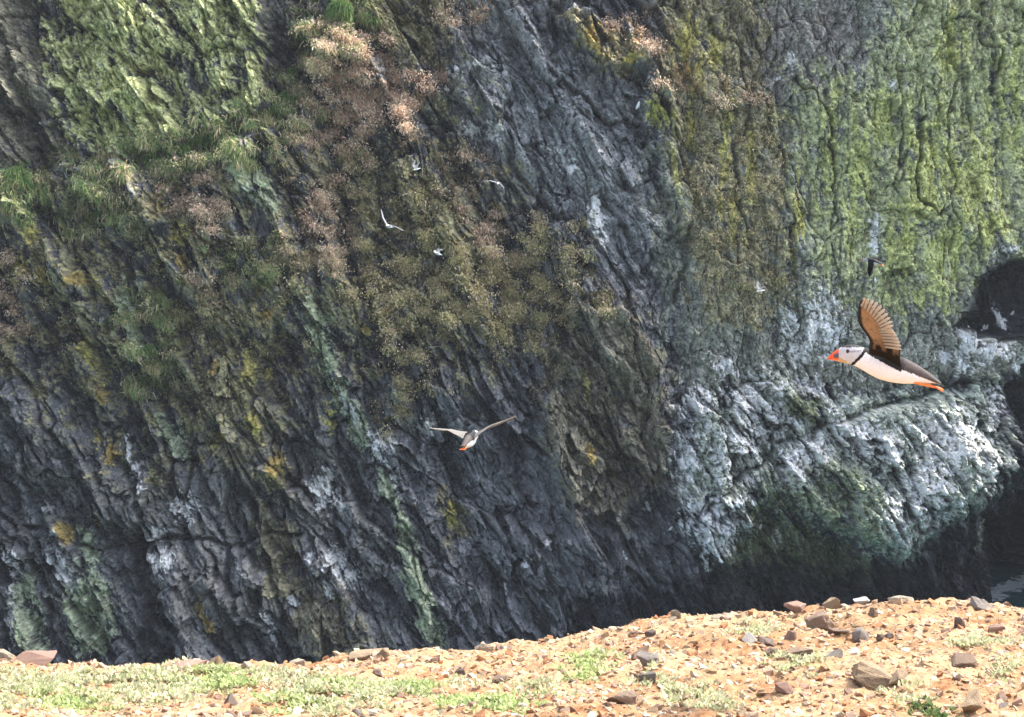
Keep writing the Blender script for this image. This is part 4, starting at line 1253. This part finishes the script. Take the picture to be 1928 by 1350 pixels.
# ---- gulls
def gull_color(Xv, Zv, Yr, a):
    C = np.empty(Xv.shape + (3,)); C[:] = (.62, .62, .60)
    C[(np.cos(a) > .55) & (Xv > .10) & (Xv < .32)] = (.52, .54, .57)
    return C


def gull(label, wings, group="white gulls gliding in front of the cliff"):
    """wings: for each side (dihedral of arm, dihedral of hand, sweep of hand)"""
    root = obj("gull", None); tag(root, label, "gull", group)
    obj("body", loft([0, .02, .05, .09, .15, .22, .29, .35, .40], [.0, .028, .035, .030, .045, .05, .04, .022, .012], [-.004, -.022, -.028, -.035, -.058, -.055, -.035, -.006, .004],
                     [.004, .022, .028, .032, .05, .052, .04, .028, .05], gull_color, 30, 16), root)
    V, f_ = tube((.012, 0, .0), (-.04, 0, -.012), .009, .002, 6)
    obj("beak", mesh_np("beak", V, f_, beak_mat, np.tile((.65, .50, .10), (len(V), 1))), root)
    for sd, (a1, a2, sw) in zip((-1, 1), wings):
        V, C = [], []
        p = np.array([.0, .04 * sd, .03])
        st = np.linspace(0, 1, 12)
        pos = []
        for t_ in st:
            an = a1 if t_ < .42 else a2
            pos.append(p.copy())
            p = p + .5 / 11 * np.array([(-.18 if t_ < .42 else sw), sd * math.cos(an), math.sin(an)])
        for lay in (1, -1):
            for t_, q in zip(st, pos):
                ch = np.interp(t_, [0, .4, .8, 1], [.15, .14, .085, .012])
                for c_ in np.linspace(0, 1, 6):
                    V.append(q + np.array([.09 + ch * c_, 0, .012 * math.sin(math.pi * c_) + lay * .002]))
                    C.append((.05, .05, .055) if t_ > .93 else ((.42, .44, .46) if lay == 1 else (.62, .62, .60)))
        n = 72; i = np.arange(n, dtype=np.int32).reshape(12, 6)
        q4 = np.stack([i[:-1, :-1], i[:-1, 1:], i[1:, 1:], i[1:, :-1]], -1).reshape(-1, 4)
        obj("wing", mesh_np("wing", np.array(V), np.concatenate([q4, q4[:, ::-1] + n]), wing_mat, np.array(C), smooth=True), root)
    return root


R_ = math.radians
g1 = gull("white gull banking with wings in a wide V above the tan scrub", [(R_(-14), R_(-24), .2), (R_(58), R_(70), .2)])
g1.rotation_euler = (0, R_(14), R_(70)); g1.location = CAM + ray(727, 424) * 50; g1.scale = (.95,) * 3
g2 = gull("white gull with drooping bent wings in front of the grey slab", [(R_(-45), R_(-86), .2), (R_(16), R_(-6), .2)])
g2.rotation_euler = (0, 0, R_(84)); g2.location = CAM + ray(937, 346) * 56; g2.scale = (.85,) * 3
g3 = gull("smallest white flying gull, highest of those over the dry plants", [(R_(50), R_(70), .9), (R_(40), R_(60), .9)])
g3.rotation_euler = (R_(10), R_(-10), R_(25)); g3.location = CAM + ray(778, 320) * 60; g3.scale = (.62,) * 3
g4 = gull("white gull skimming low over the tan scrub ledge", [(R_(15), R_(-5), .6), (R_(35), R_(10), .7)])
g4.rotation_euler = (R_(-20), R_(24), R_(15)); g4.location = CAM + ray(816, 474) * 58; g4.scale = (.75,) * 3
g5 = gull("cream white gull flying close to the rock left of the large puffin", [(R_(35), R_(30), .7), (R_(40), R_(50), .6)])
g5.rotation_euler = (R_(6), R_(-8), R_(8)); g5.location = CAM + ray(1424, 549) * 62; g5.scale = (.72,) * 3


# perched gulls on the whitened ledges (each one small mesh)
def perched_mesh():
    def col(Xv, Zv, Yr, a):
        C = np.empty(Xv.shape + (3,)); C[:] = (.80, .80, .79)
        C[(np.cos(a) > .1) & (Xv > .12)] = (.40, .42, .46)
        C[Xv > .35] = (.03, .03, .03)
        return C
    me = loft([0, .02, .05, .085, .12, .17, .24, .31, .36, .42], [0, .03, .04, .036, .038, .052, .05, .035, .022, .008], [-.005, -.02, -.03, -.04, -.062, -.078, -.07, -.03, -.004, .002],
              [.004, .024, .034, .034, .045, .062, .062, .045, .025, .008], col, 26, 12, "perched_gull")
    return me


PG = perched_mesh()
SETS = [("gulls crowded on the white ledge below the cave", "white headed gull perched on the whitened ledge below the dark cave",
         [(1798, 613), (1820, 612), (1832, 606), (1851, 610), (1858, 610), (1845, 619), (1867, 577), (1907, 584), (1920, 636), (1903, 640), (1891, 655), (1894, 636)]),
        ("gulls on the broken ledges left of the buttress", "white headed gull perched on the stained ledges at the lower left of the buttress",
         [(1312, 915), (1327, 954), (1321, 960), (1292, 970), (1275, 958), (1313, 990), (1359, 986), (1367, 978), (1334, 1011), (1373, 943), (1385, 944), (1398, 939), (1413, 941), (1431, 936), (1433, 984), (1352, 1050), (1266, 990), (1349, 931)]),
        ("gulls on top of the buttress", "white headed gull perched on the upper face of the white buttress", [(1383, 698), (1351, 727), (1297, 844), (1501, 829), (1473, 843), (1450, 690), (1540, 556), (1519, 571), (1262, 888)]),
        ("gulls on the yellow pinnacle", "white gull standing on the yellow lichened pinnacle in the upper middle", [(1203, 190), (1226, 193)]),
        ("gulls on the dark lower rocks", "white gull resting on the dark rocks low in the centre", [(1180, 1048), (950, 1104), (1032, 1028), (990, 1058)]),
        ("gulls on the right wall", "white gull perched high on the green right wall", [(1872, 470), (1646, 520), (1681, 155)])]
for group, label, pts in SETS:
    for x, y in pts:
        o = obj("perched_gull", PG)
        p = on_cliff(x, y, .12)
        o.location = p
        o.rotation_euler = (random.uniform(-.1, .1), R_(random.uniform(38, 62)), R_(random.choice([random.uniform(30, 75), random.uniform(105, 150)])))
        o.scale = (random.uniform(.85, 1.0),) * 3
        tag(o, label, "gull", group)
